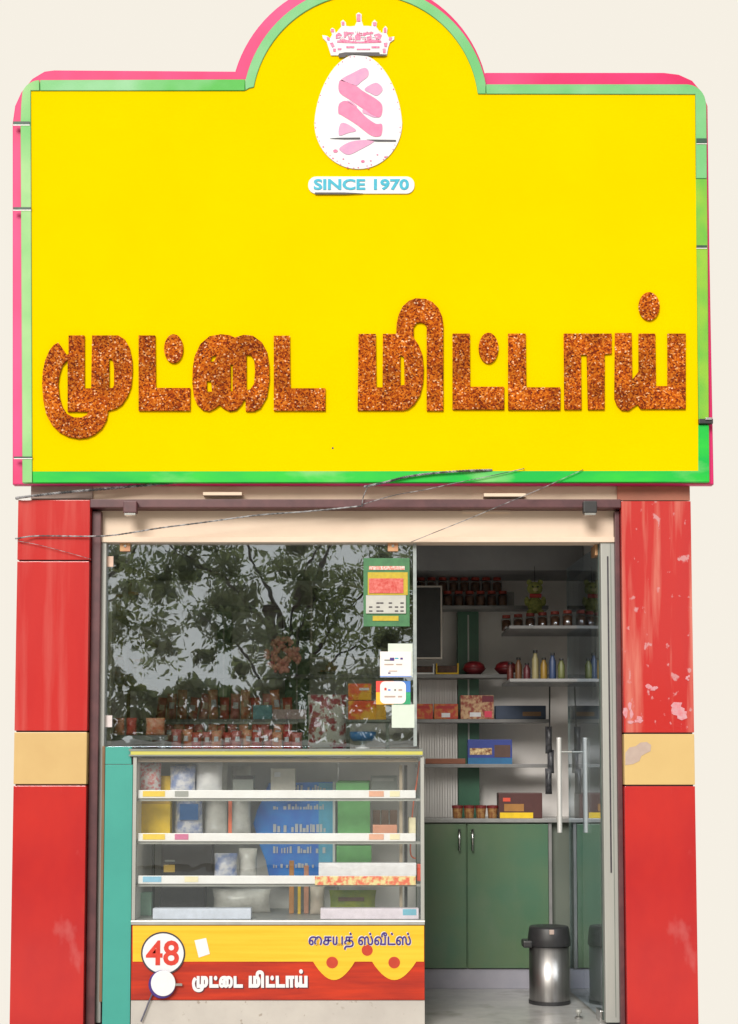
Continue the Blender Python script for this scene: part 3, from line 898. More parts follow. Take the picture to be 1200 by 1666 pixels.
obj('knob', lathe([(0.0, 0.0125), (0.007, 0.0125), (0.007, 0.022), (0.013, 0.026), (0.014, 0.036), (0.009, 0.042), (0.0, 0.043)], (ds.x, 0.12, 0)), M_ALU, dst, smooth=True)

# ================================================================== DISPLAY COUNTER
YC = -0.115
CB = 0.44
ctr = thing('display_counter', 'glass fronted sweet display counter with yellow and red printed base', 'counter', (W(452, 1660, YC).x, YC, 0.001))
cx0, cx1, _, _ = R(215, 1300, 690, 1500, YC)
z = lambda py: W(452, py, YC).z
obj('plinth', box(cx0, cx1, YC + 0.004, CB, 0.001, z(1628)), M_PLI, ctr)
pr = obj('front_panel', box(cx0, cx1, YC, CB - 0.01, z(1627), z(1505), 0.002), M_CRED, ctr)


def scallop(xa, xb, ymid, dy, n=14):
    return [(xa + (xb - xa) * k / n, ymid + dy * (math.sin(math.pi * k / n) ** 0.9)) for k in range(n + 1)]


art = [(215.5, 1506), (689.5, 1506), (689.5, 1564.5)] + scallop(677, 605, 1564.5, 30) + scallop(577, 509, 1564.5, 30) + [(215.5, 1564.5)]
yp = obj('yellow_panel', plate([art], YC - 0.004, 0.004), M_CYEL, ctr)
for (a, c, r) in ((540, 1566, 9.5), (597, 1546, 9), (641, 1566, 9.5)):
    obj('dot', plate([ellipse(a, c, r, r, 24)], YC - 0.0055, 0.0014), M_DOT, yp)
TX = '\u0bc8\u0b9a\u0baf\u0ba4\u0bcd \u0bb8\u0bcd\u0bb5\u0bc0\u0b9f\u0bcd\u0bb8\u0bcd'
for dx, dy, yy, mm in ((-1.0, -1.4, -0.0052, M_WHT), (1.2, 1.2, -0.0056, M_WHT), (-0.4, 0, -0.0068, M_VIO), (0.4, 0.3, -0.0072, M_VIO), (0, -0.5, -0.0076, M_VIO)):
    t = words(TX, 502 + dx, 1517 + dy, 668 + dx, 1545 + dy, YC + yy, 0.0010, 0.004)
    if len(t.vertices):
        letters('letter' if mm is M_VIO else 'letter_edge', t, mm, yp)
fm = lambda q: (312 + (q[0] - 68) * 0.1795, 1577 + (q[1] - 475) * 0.156)
fm2 = lambda q: (313.6 + (q[0] - 68) * 0.1795, 1578.6 + (q[1] - 475) * 0.156)
for k, cs in LET.items():
    obj('letter', plate(cs, YC - 0.0032, 0.0016, 0, fm), M_WHT, pr)
    obj('letter_shadow', plate(cs[:1], YC - 0.0016, 0.0012, 0, fm2), mat('dark_maroon_print', (0.10, 0.012, 0.02), None, 0.5), pr)
sc_ = 265
num = obj('number_disc', plate([ellipse(sc_, 1551, 34, 33)], YC - 0.0062, 0.0014), M_WHT, yp)
obj('rim', plate([ellipse(sc_, 1551, 36, 35), ellipse(sc_, 1551, 33.5, 32.5)], YC - 0.0068, 0.0018), M_DRK, num)
letters('numeral', words('48', 237, 1530, 291, 1571, YC - 0.0078, 0.0014, 0.02), M_NUM, num)
obj('sticker', plate([[(316, 1530), (335, 1526), (341, 1552), (323, 1558)]], YC - 0.0058, 0.0012), M_WHT, yp)
# white disc with a cable hanging on the front
dk = thing('round_disc', 'plain white round disc with dark rim and trailing cord on the counter front', 'disc', W(264, 1622, YC - 0.03))
obj('rim', plate([ellipse(263, 1602, 22, 23)], YC - 0.020, 0.013, 0.003), M_VIO, dk)
obj('face', plate([ellipse(265, 1600, 20, 21)], YC - 0.026, 0.006, 0.002), M_WHT, dk)
obj('side_pin', plate([[(284, 1600), (296, 1600), (296, 1604), (284, 1604)]], YC - 0.018, 0.006), M_STL, dk)
obj('cord', tube(spline([W(247, 1618, YC - 0.012), W(241, 1632, YC - 0.010), W(236, 1645, YC - 0.010), W(229, 1662, YC - 0.010)]), 0.0036, 8), mat('indigo_cord', (0.05, 0.045, 0.10), (0.12, 0.12, 0.16), 0.5, scale=40), dk, smooth=True)
# glass case
obj('base_rail', box(cx0 - 0.002, cx1 + 0.001, YC - 0.008, CB - 0.01, z(1504.5), z(1497), 0.002), M_ALU, ctr)
obj('rail_edge', box(cx0 - 0.002, cx1 + 0.001, YC - 0.010, YC - 0.0085, z(1499.5), z(1497.2)), M_SWHT, ctr)
for (a, c) in ((215, 221), (684, 690)):
    xa, xb, _, _ = R(a, 1230, c, 1497, YC)
    obj('corner_post', box(xa, xb, YC - 0.002, YC + 0.02, z(1496.8), z(1231), 0.002), M_ALU, ctr)
    obj('corner_post', box(xa, xb, CB - 0.04, CB - 0.012, z(1496.8), z(1231), 0.002), M_ALU, ctr)
obj('front_glass', box(W(221, 1300, YC).x, W(684, 1300, YC).x, YC + 0.004, YC + 0.009, z(1497), z(1231)), G_CASE, ctr)
obj('side_glass', box(cx1 - 0.010, cx1 - 0.005, YC + 0.022, CB - 0.042, z(1497), z(1231)), G_CASE, ctr)
obj('side_panel', box(cx0 + 0.003, cx0 + 0.010, YC + 0.022, CB - 0.042, z(1497), z(1231)), M_CASE, ctr)
obj('back_panel', box(cx0 + 0.02, W(545, 1300, YC).x, CB - 0.022, CB - 0.016, z(1497), z(1231)), M_CASE, ctr)
obj('back_panel', box(W(545, 1300, YC).x + 0.003, cx1 - 0.02, CB - 0.022, CB - 0.016, z(1497), z(1231)), M_WALL, ctr)
xa, xb, _, _ = R(210, 1218, 687, 1230, YC)
obj('counter_top', box(xa, xb, YC - 0.012, CB, z(1230.5), z(1227.5)), M_GREY, ctr)
tg = obj('top_glass', box(xa, xb, YC - 0.008, CB, z(1227), z(1217.5)), G_SHELF, ctr)
obj('lime_edge', box(W(213, 1225, YC).x, xb, YC - 0.013, YC - 0.0085, z(1228), z(1222.5)), M_LIME, ctr)
obj('dark_edge', box(xa, xb, YC - 0.0125, YC - 0.0085, z(1222), z(1218.5)), M_GREY, ctr)
obj('light_bar', rbox(222, 1234, 680, 1240, YC + 0.03, YC + 0.06, 0.002), mat('tan_bar', (0.42, 0.34, 0.26), (0.36, 0.28, 0.2), 0.4, scale=9), ctr)
SHY = [1298, 1368, 1437]
for i, py in enumerate(SHY):
    zz = W(452, py, YC + 0.03).z
    s = obj('shelf', box(cx0 + 0.012, cx1 - 0.014, YC + 0.03, 0.272, zz, zz + 0.006), G_SHELF, ctr)
    obj('front_edge', box(W(224, py, YC + 0.02).x, W(676, py, YC + 0.02).x, YC + 0.022, YC + 0.029, zz - 0.002, zz + 0.033, 0.002), M_SWHT, s)
    obj('under_rail', box(cx0 + 0.012, cx1 - 0.014, YC + 0.032, YC + 0.05, zz - 0.014, zz - 0.003), M_ALU, s)
for px in (652, 660):
    obj('shelf_upright', rbox(px - 2.5, 1245, px + 2.5, 1480, YC + 0.12, YC + 0.135), mat('tan_post', (0.46, 0.38, 0.28), None, 0.4) if px < 655 else M_BLK, ctr)
# teal board beside the case
tb = thing('teal_side_board', 'plain teal green board filling the gap left of the display counter', 'board', W(192, 1664, -0.11))
xa, xb, _, _ = R(168.5, 1230, 213.5, 1640, -0.11)
obj('lower_board', box(xa, xb, -0.11, -0.085, 0.003, W(192, 1244, -0.11).z, 0.001), M_TEAL, tb)
obj('upper_board', box(xa, xb - 0.006, -0.11, -0.085, W(192, 1243.2, -0.11).z, W(192, 1215, -0.11).z, 0.001), M_TEAL, tb)

# ------------------------------------------------------------------ goods in the case
def on_shelf(i):
    return W(452, SHY[i], YC + 0.03).z + 0.0065 if i < 3 else z(1497) + 0.001


def carton(name, label, cat, px0, py0, px1, py1, Y, depth, m, zb=None, group=None, marks=()):
    """a printed box standing at depth Y; marks are (px0, py0, px1, py1, material) panels on its front"""
    x0, x1, z0, z1 = R(px0, py0, px1, py1, Y)
    if zb is not None:
        z0 = zb
    t = thing(name, label, cat, ((x0 + x1) / 2, Y + depth / 2, z0), group)
    bd = obj('body', box(x0, x1, Y, Y + depth, z0, z1, 0.003), m, t)
    for k, (a, c, d, e, mm) in enumerate(marks):
        obj('printed_panel', rbox(a, c, d, e, Y - 0.0012 - 0.0003 * k, Y - 0.0002), mm, t)
    return t


def packet(name, label, cat, px0, py0, px1, py1, Y, depth, m, zb=None, group=None, marks=(), seed=1):
    x0, x1, z0, z1 = R(px0, py0, px1, py1, Y)
    if zb is not None:
        z0 = zb
    t = thing(name, label, cat, ((x0 + x1) / 2, Y, z0), group)
    obj('pouch', pouch(x0, x1, z0, z1, Y, depth, seed=seed), m, t, smooth=True)
    for k, (a, c, d, e, mm) in enumerate(marks):
        obj('printed_panel', rbox(a, c, d, e, Y - depth / 2 - 0.002, Y - depth / 2 + 0.004), mm, t)
    return t


m_yel = flat('packet_yellow', (240, 200, 30))
m_blu = flat('packet_blue', (40, 110, 180))
m_navy = flat('carton_navy', (58, 72, 140))
m_pw = mat('printed_white', (0.68, 0.66, 0.66), lin((214, 120, 120)), 0.5, scale=60, lo=0.45, hi=0.6)
m_bl2 = mat('cloudy_bag', (0.80, 0.80, 0.85), lin((140, 158, 205)), 0.3, scale=24, lo=0.4, hi=0.6)
m_cl = mat('clear_bag', (0.84, 0.82, 0.77), (0.62, 0.60, 0.56), 0.25, scale=16, bump=0.4)
m_org = flat('orange_plastic', (232, 110, 70))
m_grn = flat('carton_green', (110, 184, 108))
m_gold = flat('gold_label', (190, 160, 80))
m_wp = flat('white_panel', (236, 236, 240))
m_red = flat('strip_red', (226, 84, 60))
carton('sweet_box', 'yellow sweet box with red and white top on the middle shelf of the case', 'sweet box', 221, 1262, 277, 1336, 0.06, 0.07, m_yel, on_shelf(1), marks=((223, 1263, 262, 1283, m_pw), (223, 1303, 276, 1308, flat('packet_ochre', (200, 160, 50)))))
packet('sweet_bag', 'cloudy white and violet sweet bag leaning right of the yellow box in the case', 'bag', 284, 1243, 330, 1350, 0.12, 0.06, m_bl2, on_shelf(1), marks=((292, 1308, 322, 1334, m_blu),), seed=3)
packet('sweet_bag', 'tall clear bag of pale sweets left of the blue price board in the case', 'bag', 332, 1240, 370, 1352, 0.16, 0.06, m_cl, on_shelf(1), seed=4)
packet('sweet_bag', 'crumpled clear bag under the top of the counter case, above the blue board', 'bag', 376, 1246, 408, 1352, 0.20, 0.07, m_cl, on_shelf(1), seed=5)
carton('ruler', 'upright orange plastic ruler standing among the bags in the case', 'ruler', 371, 1300, 377, 1362, 0.05, 0.004, m_org, on_shelf(1))
carton('black_box', 'black box with small gold label on the third shelf of the case', 'box', 262, 1374, 345, 1430, 0.08, 0.10, M_BLK, on_shelf(2), marks=((266, 1407, 284, 1419, m_gold), (268, 1399, 284, 1402, M_GREY)))
carton('black_box', 'plain black box on the floor of the case at its left end', 'box', 260, 1443, 332, 1492, 0.10, 0.10, M_BLK, on_shelf(3))
packet('sweet_bag', 'small blue and white bag beside the black box on the third shelf', 'bag', 348, 1388, 386, 1428, 0.10, 0.05, m_bl2, on_shelf(2), seed=8)
packet('sweet_bag', 'pale clear bag left of the blue board on the third shelf of the case', 'bag', 388, 1380, 418, 1430, 0.14, 0.06, m_cl, on_shelf(2), seed=9)
packet('sweet_bag', 'wide clear bag lying at the bottom of the case below the blue board', 'bag', 345, 1446, 440, 1492, 0.2, 0.08, m_cl, on_shelf(3), seed=10)
bb = thing('price_board', 'blue price board with white handwritten lines standing inside the counter case', 'board', (W(484, 1420, 0.30).x, 0.29, z(1497) + 0.001))
blue = mat('board_blue', lin((50, 160, 250)), lin((52, 126, 236)), 0.4, scale=8)
bpl = [(437, 1274), (541, 1272), (541, 1430), (438, 1430), (432, 1400), (421, 1372), (412, 1340), (418, 1318), (427, 1300)]
Wb = lambda q: q
obj('board', plate([bpl], 0.284, 0.006), blue, bb)
obj('teal_side', rbox(518, 1274, 541, 1426, 0.280, 0.283), flat('board_teal', (100, 196, 236)), bb)
obj('white_border', rbox(541, 1270, 545, 1428, 0.280, 0.286), M_SWHT, bb)
obj('support', box(W(470, 1430, 0.292).x, W(510, 1430, 0.292).x, 0.2905, 0.31, z(1497) + 0.001, W(484, 1400, 0.29).z), M_GREY, bb)
rnd = random.Random(4)
for (ya, yb) in ((1277, 1288), (1308, 1317), (1340, 1354), (1376, 1388), (1404, 1412)):
    x = 444
    while x < 530:
        w = rnd.uniform(1.6, 5)
        if rnd.random() < 0.8:
            h = rnd.uniform(0.45, 1)
            obj('writing_mark', rbox(x, yb - (yb - ya) * h, x + w, yb, 0.2775, 0.2795), M_WHT, bb)
        x += w + rnd.uniform(0.8, 2.6)
carton('green_carton', 'large plain green carton at the back of the case beside the blue board', 'carton', 549, 1270, 602, 1366, 0.14, 0.12, m_grn, on_shelf(1))
carton('green_carton', 'smaller green carton on the third shelf at the back of the case', 'carton', 547, 1376, 604, 1430, 0.15, 0.10, m_grn, on_shelf(2))
for k in range(3):
    carton('brown_packet', '%s brown packet of three at the right end of the middle case shelf' % ['left', 'centre', 'right'][k], 'packet', 606 + k * 14, 1318, 618 + k * 14, 1366, 0.2, 0.06, flat('brown_wrap', (120, 92, 74)), on_shelf(1), 'brown packets in the case')
carton('white_tray', 'empty white tray standing above the printed orange strip on the third case shelf', 'tray', 518, 1404, 677, 1424, YC + 0.04, 0.05, m_wp, W(600, 1425, YC + 0.04).z)
carton('white_tray', 'pale blue white tray at the bottom left of the glass case', 'tray', 248, 1478, 408, 1495, YC + 0.03, 0.06, flat('tray_bluewhite', (214, 222, 238)), on_shelf(3))
carton('white_tray', 'white tray with blue corner print at the bottom right of the glass case', 'tray', 521, 1478, 681, 1495, YC + 0.03, 0.06, flat('tray_pinkwhite', (234, 224, 236)), on_shelf(3), marks=((655, 1479, 677, 1489, flat('tray_cyan', (120, 190, 214))),))
ps = carton('printed_strip', 'orange and yellow printed paper strip along the front of the third case shelf', 'paper strip', 512, 1425.5, 676, 1440, YC + 0.0195, 0.0015, mat('strip_print', lin((236, 110, 80)), lin((236, 224, 160)), 0.5, scale=42, lo=0.42, hi=0.56), W(600, 1440, YC + 0.0195).z)
packet('lime_packet', 'yellow green packet with brown print at the bottom of the case', 'packet', 535, 1448, 612, 1477, 0.10, 0.05, mat('lime_wrap', lin((150, 160, 40)), lin((120, 140, 60)), 0.4, scale=20), on_shelf(3), marks=((550, 1460, 592, 1466, flat('brown_wrap', (0, 0, 0))),))
carton('orange_stand', 'thin orange frame standing at the back of the lower case shelf', 'stand', 470, 1400, 478, 1470, 0.16, 0.01, flat('orange_dull', (206, 140, 70)), on_shelf(3))
carton('orange_stand', 'pale orange upright standing right of the yellow orange frame in the case', 'stand', 494, 1408, 502, 1472, 0.16, 0.01, flat('salmon_dull', (214, 150, 120)), on_shelf(3))
tag(obj('hanging_wire', tube(spline([W(682, 1238, 0.05), W(678, 1270, 0.05), W(672, 1310, 0.05), W(668, 1360, 0.05), W(668, 1390, 0.05), W(676, 1397, 0.04)]), 0.0035, 6), m_org, smooth=True), 'thin orange wire hanging inside the right end of the glass case', 'wire')

m_tag = flat('tag_cream', (250, 240, 200))
packet('sweet_bag', 'small red and white wrapped sweets bag on the top shelf of the case at left', 'bag', 226, 1242, 262, 1287, 0.02, 0.05, m_pw, on_shelf(0), seed=31)
packet('sweet_bag', 'violet grey bag on the top shelf of the case, left of centre', 'bag', 276, 1246, 318, 1287, 0.03, 0.05, m_bl2, on_shelf(0), seed=32)
packet('sweet_bag', 'big bright white bag on the top shelf of the case', 'bag', 318, 1240, 362, 1287, 0.05, 0.06, mat('white_bag', (0.88, 0.88, 0.88), (0.72, 0.72, 0.74), 0.3, scale=22, bump=0.4), on_shelf(0), seed=33)
carton('grey_tub', 'grey tub with a dark top edge on the top shelf behind the bags', 'tub', 378, 1262, 412, 1287, 0.06, 0.08, M_GREY, on_shelf(0), marks=((378, 1262, 412, 1268, M_BLK),))
carton('cream_carton', 'cream carton on the top shelf of the case above the blue board', 'carton', 440, 1250, 480, 1287, 0.16, 0.06, mat('cream_card', (0.74, 0.70, 0.62), None, 0.5), on_shelf(0), marks=((446, 1256, 456, 1264, m_wp),))
carton('green_tray', 'flat green tray at the right of the top shelf in the case', 'tray', 546, 1273, 600, 1287, 0.1, 0.1, m_grn, on_shelf(0))
carton('dark_carton', 'long dark grey carton on the top shelf right of the green tray', 'carton', 603, 1262, 646, 1287, 0.12, 0.1, M_GREY, on_shelf(0), marks=((606, 1266, 640, 1271, M_ALU),))
carton('pink_packet', 'row of pink topped packets on the middle case shelf, right of the green carton', 'packet', 606, 1342, 646, 1358, 0.02, 0.05, flat('salmon_wrap', (216, 150, 120)), on_shelf(1))
carton('small_box', 'small cream box beside the brown packets on the middle case shelf', 'box', 664, 1330, 676, 1358, 0.03, 0.05, m_tag, on_shelf(1))
carton('red_packet', 'small red packet at the far right end of the third case shelf', 'packet', 678, 1406, 689, 1430, YC + 0.06, 0.04, m_red, on_shelf(2))
carton('yellow_stick', 'thin yellow stick standing between the orange uprights in the case', 'stick', 484, 1430, 489, 1476, 0.14, 0.006, m_yel, on_shelf(3))
packet('sweet_bag', 'pale peach bag at the bottom of the case right of the orange uprights', 'bag', 504, 1440, 528, 1484, 0.12, 0.05, mat('peach_bag', (0.66, 0.56, 0.46), (0.56, 0.50, 0.42), 0.4, scale=22), on_shelf(3), seed=36)
carton('teal_tub', 'small pale teal tub at the far left bottom corner of the case', 'tub', 228, 1452, 246, 1490, 0.06, 0.05, flat('tub_teal', (140, 180, 160)), on_shelf(3))
for i, py in enumerate(SHY):
    tags = ((232, 268, flat('tag_yellow', (250, 214, 70))), (284, 306, M_PKL if i else M_ALU), (600, 624, flat('tag_peach', (240, 180, 150))), (634, 650, m_tag)) if i < 2 else ((232, 262, flat('tag_sky', (150, 205, 235))), (300, 322, m_tag))
    for k, (a, c, mm) in enumerate(tags):
        tag(obj('price_tag', rbox(a, py - 11, c, py - 2, YC + 0.0195, YC + 0.0212), mm), '%s on the front edge of the %s case shelf' % (['first paper price tag from the left', 'second paper price tag from the left', 'third paper price tag from the left', 'paper price tag farthest right'][k], ['top', 'middle', 'bottom'][i]), 'price tag', 'price tags on the case shelves')

# ================================================================== INSIDE THE SHOP
YU = 1.0            # front of the cupboards and shelves
cup = thing('base_cupboard', 'long green base cupboard along the back wall with steel handles', 'cupboard', (0, YU, 0.001))
cxl, cxr = XL + 0.004, W(892, 1450, YU).x
zk, zc = W(790, 1576, YU).z, W(790, 1338, YU).z
obj('skirting', box(cxl, XR - 0.004, YU + 0.01, YU + 0.03, 0.001, zk - 0.002), M_SKT, cup)
obj('carcass', box(cxl, cxr, YU + 0.012, YB - 0.004, zk, zc - 0.002), M_CUP, cup)
for (a, c) in ((-30, 688), (690, 758), (760.5, 892)):
    xa, xb = max(W(a, 1450, YU).x, cxl), W(c, 1450, YU).x
    if a < 0:
        xb = W(560, 1450, YU).x
    if a == 690:
        xa = W(561.5, 1450, YU).x
    dr = obj('door', box(xa, xb, YU - 0.006, YU + 0.0115, zk + 0.003, zc - 0.008, 0.002), M_CUP, cup)
    hp = {690: 747, 760.5: 768.5}.get(a)
    if hp:
        hh = obj('handle', tube([W(hp, 1384, YU - 0.03), W(hp, 1349, YU - 0.03)], 0.0065, 8), M_STL, dr, smooth=True)
        for yy in (1380, 1353):
            obj('stud', tube([W(hp, yy, YU - 0.03), W(hp, yy, YU - 0.03) + Vector((0, 0.024, 0))], 0.004, 6), M_STL, hh)
obj('end_panel', box(cxr + 0.002, XR - 0.004, YU + 0.04, YU + 0.06, zk, zc - 0.002), mat('grey_green_laminate', (0.13, 0.15, 0.125), (0.11, 0.13, 0.11), 0.4, scale=3), cup)
obj('end_post', box(cxr + 0.002, cxr + 0.018, YU - 0.004, YU + 0.038, zk, zc - 0.002), M_SHL, cup)
obj('worktop', box(cxl, XR - 0.004, YU - 0.02, YB - 0.004, zc, zc + 0.02, 0.003), M_WTOP, cup)
ZT = zc + 0.0205

su = thing('wall_shelving', 'grey shelves with green uprights across the back wall of the shop', 'shelving', (0, YB, ZT))
for (a, c) in ((745, 779), (463, 502), (352, 374)):
    xa, xb, _, _ = R(a, 1000, c, 1300, YU + 0.2)
    up = obj('upright', box(xa, xb, YU + 0.2, YB - 0.004, ZT, W(700, 985, YU + 0.2).z - 0.03), M_GST, su)
    xm = (xa + xb) / 2
    obj('slot_strip', box(xm - 0.004, xm + 0.004, YU + 0.194, YU + 0.199, ZT + 0.3, W(700, 985, YU + 0.2).z - 0.05), M_ALU, up)
YSH = YU + 0.06
SHZ = {}
for nm, py in (('top', 985), ('one', 1097), ('two', 1170), ('three', 1243)):
    zz = W(740, py, YSH).z
    SHZ[nm] = zz
    xr = W(893, 1100, YSH).x
    obj('shelf', box(cxl, xr, YSH, YU + 0.198, zz - 0.018, zz, 0.002), M_SHL, su)
for k in range(15):
    xa = W(682 + k * 4.2, 1200, YU + 0.18).x
    obj('ribbed_slat', box(xa, xa + 0.0105, YU + 0.205, YU + 0.215, ZT, SHZ['one'] - 0.02), mat('ribbed_white', (0.80, 0.77, 0.75), (0.68, 0.65, 0.63), 0.5, scale=6, stretch=(6, 1, 0.3)), su)
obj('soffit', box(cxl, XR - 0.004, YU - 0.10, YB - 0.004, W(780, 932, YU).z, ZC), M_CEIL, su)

# dark framed screen
sx0, sx1, sz0, sz1 = R(505, 953, 719, 1072, 0.92)
scn = thing('dark_screen', 'big dark screen in a thin pale frame hanging over the back shelves', 'screen', ((sx0 + sx1) / 2, 0.92, sz0))
obj('panel', box(sx0 + 0.008, sx1 - 0.008, 0.925, 0.95, sz0 + 0.008, sz1 - 0.008), mat('screen_black', (0.02, 0.02, 0.024), (0.03, 0.03, 0.032), 0.25, scale=4), scn)
for q in ((sx0, sx1, sz1 - 0.008, sz1), (sx0, sx1, sz0, sz0 + 0.008), (sx0, sx0 + 0.008, sz0 + 0.0085, sz1 - 0.0085), (sx1 - 0.008, sx1, sz0 + 0.0085, sz1 - 0.0085)):
    obj('frame', box(q[0], q[1], 0.915, 0.952, q[2], q[3], 0.001), mat('pale_frame', (0.50, 0.45, 0.40), None, 0.4), scn)

# jars of brown sweets on the top shelf, two rows, the back row raised
m_brown = mat('brown_sweets', (0.085, 0.042, 0.028), (0.17, 0.075, 0.035), 0.5, scale=60)
m_lid = flat('jar_lid', (150, 56, 44))
m_lid2 = flat('jar_lid_amber', (168, 100, 48))
def jar(label, px, py, Y, r, h, zb, group, lidm):
    x = W(px, py, Y).x
    t = thing('sweet_jar', label, 'jar', (x, Y, zb), group)
    obj('contents', lathe([(0, 0.002), (r * 0.86, 0.002), (r * 0.9, h * 0.1), (r * 0.9, h * 0.62), (r * 0.5, h * 0.7), (0, h * 0.71)], (x, Y, zb), 12), m_brown, t, smooth=True)
    obj('jar_wall', lathe([(r, 0.0), (r, h * 0.72), (r * 0.8, h * 0.8)], (x, Y, zb), 12), G_JAR, t, smooth=True)
    obj('lid', lathe([(0, h), (r * 0.82, h), (r * 0.84, h * 0.81), (0, h * 0.80)], (x, Y, zb), 12), lidm, t)
    return t


jf = jar('front row jar of brown sweets on the top shelf, first from the screen', 728, 985, YSH + 0.035, 0.025, 0.078, SHZ['top'], 'jars on the top shelf', m_lid)
pitch = W(746, 985, YSH).x - W(728, 985, YSH).x
for k in range(1, 6):
    copy_tree(jf, (pitch * k, 0, 0), 'front row jar of brown sweets on the top shelf, %s from the screen' % ORD[k], 'jars on the top shelf')
rz = obj('riser', box(W(684, 985, YSH).x, W(838, 985, YSH).x, YSH + 0.072, YSH + 0.13, SHZ['top'] + 0.001, SHZ['top'] + 0.078), M_SHL, su)
for k in range(8):
    copy_tree(jf, (pitch * (k - 2.4), 0.066, 0.0785), 'back row jar of brown sweets on the raised riser, %s from the left' % ORD[k], 'raised jars on the top shelf')
# right wall rack with stacked jars and bottles
RK = thing('side_rack', 'dark rack of two shelves on the right wall behind the open door', 'rack', (XR - 0.1, 0.9, 1.3))
for zz in (W(850, 1030, 0.95).z, W(860, 1112, 0.95).z):
    obj('shelf', box(W(800, 1030, 0.95).x + 0.05, XR - 0.003, 0.55, 0.97, zz - 0.015, zz, 0.002), M_SHL, RK)
obj('rack_side', box(XR - 0.02, XR - 0.004, 0.545, 0.975, W(860, 1112, 0.95).z - 0.1, W(850, 1030, 0.95).z + 0.25), M_SHL, RK)
zr = W(850, 1030, 0.95).z
xb_ = W(812, 1030, 0.9).x
for k in range(6):
    copy_tree(jf, (xb_ + 0.055 * k + 0.03 - jf.location.x, 0.84 - 0.045 * k - jf.location.y, zr + 0.001 - jf.location.z), 'jar of brown sweets on the side rack, %s from the left' % ORD[k], 'jars on the side rack')
zr2 = W(860, 1112, 0.95).z
BOT = (('dark red', (96, 40, 34), 0.10), ('brown', (110, 74, 44), 0.12), ('maroon', (92, 36, 42), 0.09), ('cream', (150, 140, 100), 0.15), ('dull yellow', (140, 110, 40), 0.11), ('navy blue', (50, 66, 100), 0.13), ('olive', (92, 96, 52), 0.10))
for k, (nmz, rgb, hh) in enumerate(BOT):
    dx = 0.02 + 0.037 * k
    x = xb_ + dx + 0.03
    y_ = 0.86 - 0.042 * k
    t = thing('bottle', '%s bottle standing on the lower shelf of the side rack' % nmz, 'bottle', (x, y_, zr2 + 0.001), 'bottles on the side rack')
    obj('body', lathe([(0, 0), (0.016, 0), (0.017, 0.01), (0.017, hh * 0.68), (0.009, hh * 0.84), (0.009, hh * 0.9), (0, hh * 0.9)], (x, y_, zr2 + 0.001), 12), flat('bottle_' + nmz.replace(' ', '_'), rgb), t, smooth=True)
    obj('cap', lathe([(0, hh * 0.905), (0.011, hh * 0.905), (0.011, hh), (0, hh)], (x, y_, zr2 + 0.001), 10), M_BLK, t)

# goods on the back shelves, right of the pane
z1s, z2s, z3s = SHZ['one'] + 0.0005, SHZ['two'] + 0.0005, SHZ['three'] + 0.0005
m_mith = mat('sweet_print', lin((196, 120, 60)), lin((190, 60, 48)), 0.45, scale=42, lo=0.42, hi=0.58)
m_choc = mat('dark_goods', (0.06, 0.03, 0.025), (0.12, 0.06, 0.04), 0.6, scale=50)


def framed_box(label, a, c, d, e, Y, m, zb):
    x0, x1, z0, z1 = R(a, c, d, e, Y)
    z0 = zb
    t = thing('clear_box', label, 'box', ((x0 + x1) / 2, Y + 0.04, z0))
    obj('contents', box(x0 + 0.008, x1 - 0.008, Y + 0.006, Y + 0.07, z0 + 0.009, z1 - 0.012, 0.004), m_choc, t)
    obj('bottom_rim', box(x0, x1, Y, Y + 0.08, z0, z0 + 0.0085, 0.001), m, t)
    for xx in (x0, x1 - 0.007):
        obj('side_rim', box(xx, xx + 0.007, Y, Y + 0.08, z0 + 0.009, z1, 0.001), m, t)


framed_box('open box of dark sweets with a white rim on the upper shelf', 668, 1080, 706, 1097, YSH + 0.005, M_SWHT, z1s)
framed_box('open box of dark sweets with a bright yellow rim on the upper shelf', 709, 1079, 746, 1097, YSH + 0.005, flat('rim_yellow', (236, 190, 30)), z1s)
for k, px in enumerate((771, 823)):
    x = W(px, 1090, YSH + 0.06).x
    t = thing('sweet_bowl', ('red film wrapped bowl of sweets in front of the green upright' if k == 0 else 'red film wrapped bowl of sweets right of the green upright'), 'bowl', (x, YSH + 0.06, z1s))
    obj('bowl', lathe([(0, 0), (0.03, 0), (0.052, 0.02), (0.062, 0.034), (0.058, 0.034), (0.03, 0.012), (0, 0.012)], (x, YSH + 0.06, z1s), 20), flat('bowl_maroon', (110, 30, 36)), t, smooth=True)
    obj('sweets', lathe([(0, 0.0125), (0.03, 0.0125), (0.057, 0.036), (0.05, 0.055), (0.03, 0.068), (0, 0.072)], (x, YSH + 0.06, z1s), 20), mat('red_film', lin((156, 44, 50)), lin((110, 28, 34)), 0.3, scale=60), t, smooth=True)
for (a, d, lab) in ((676, 704, 'orange and red sweet box at the left of the middle shelf, beside the pane edge'), (706, 745, 'orange sweet box with white label between another box and the large pack')):
    carton('sweet_box', lab, 'sweet box', a, 1145, d, 1170, YSH + 0.01, 0.06, m_mith, z2s, marks=((a + 4, 1148, d - 6, 1153, flat('box_red', (180, 50, 50))),) + (((a + 12, 1160, a + 26, 1167, m_wp),) if a > 700 else ()))
carton('gift_pack', 'large colourful sweet pack with a pink rosette on the middle shelf', 'gift pack', 749, 1131, 803, 1170, YSH + 0.008, 0.07, mat('busy_print', lin((206, 170, 130)), lin((150, 60, 50)), 0.45, scale=50, lo=0.4, hi=0.6), z2s, marks=((764, 1159, 782, 1166, m_wp), (788, 1157, 800, 1167, flat('rosette_pink', (236, 70, 100))), (784, 1132, 802, 1142, flat('maroon_print', (120, 36, 56)))))
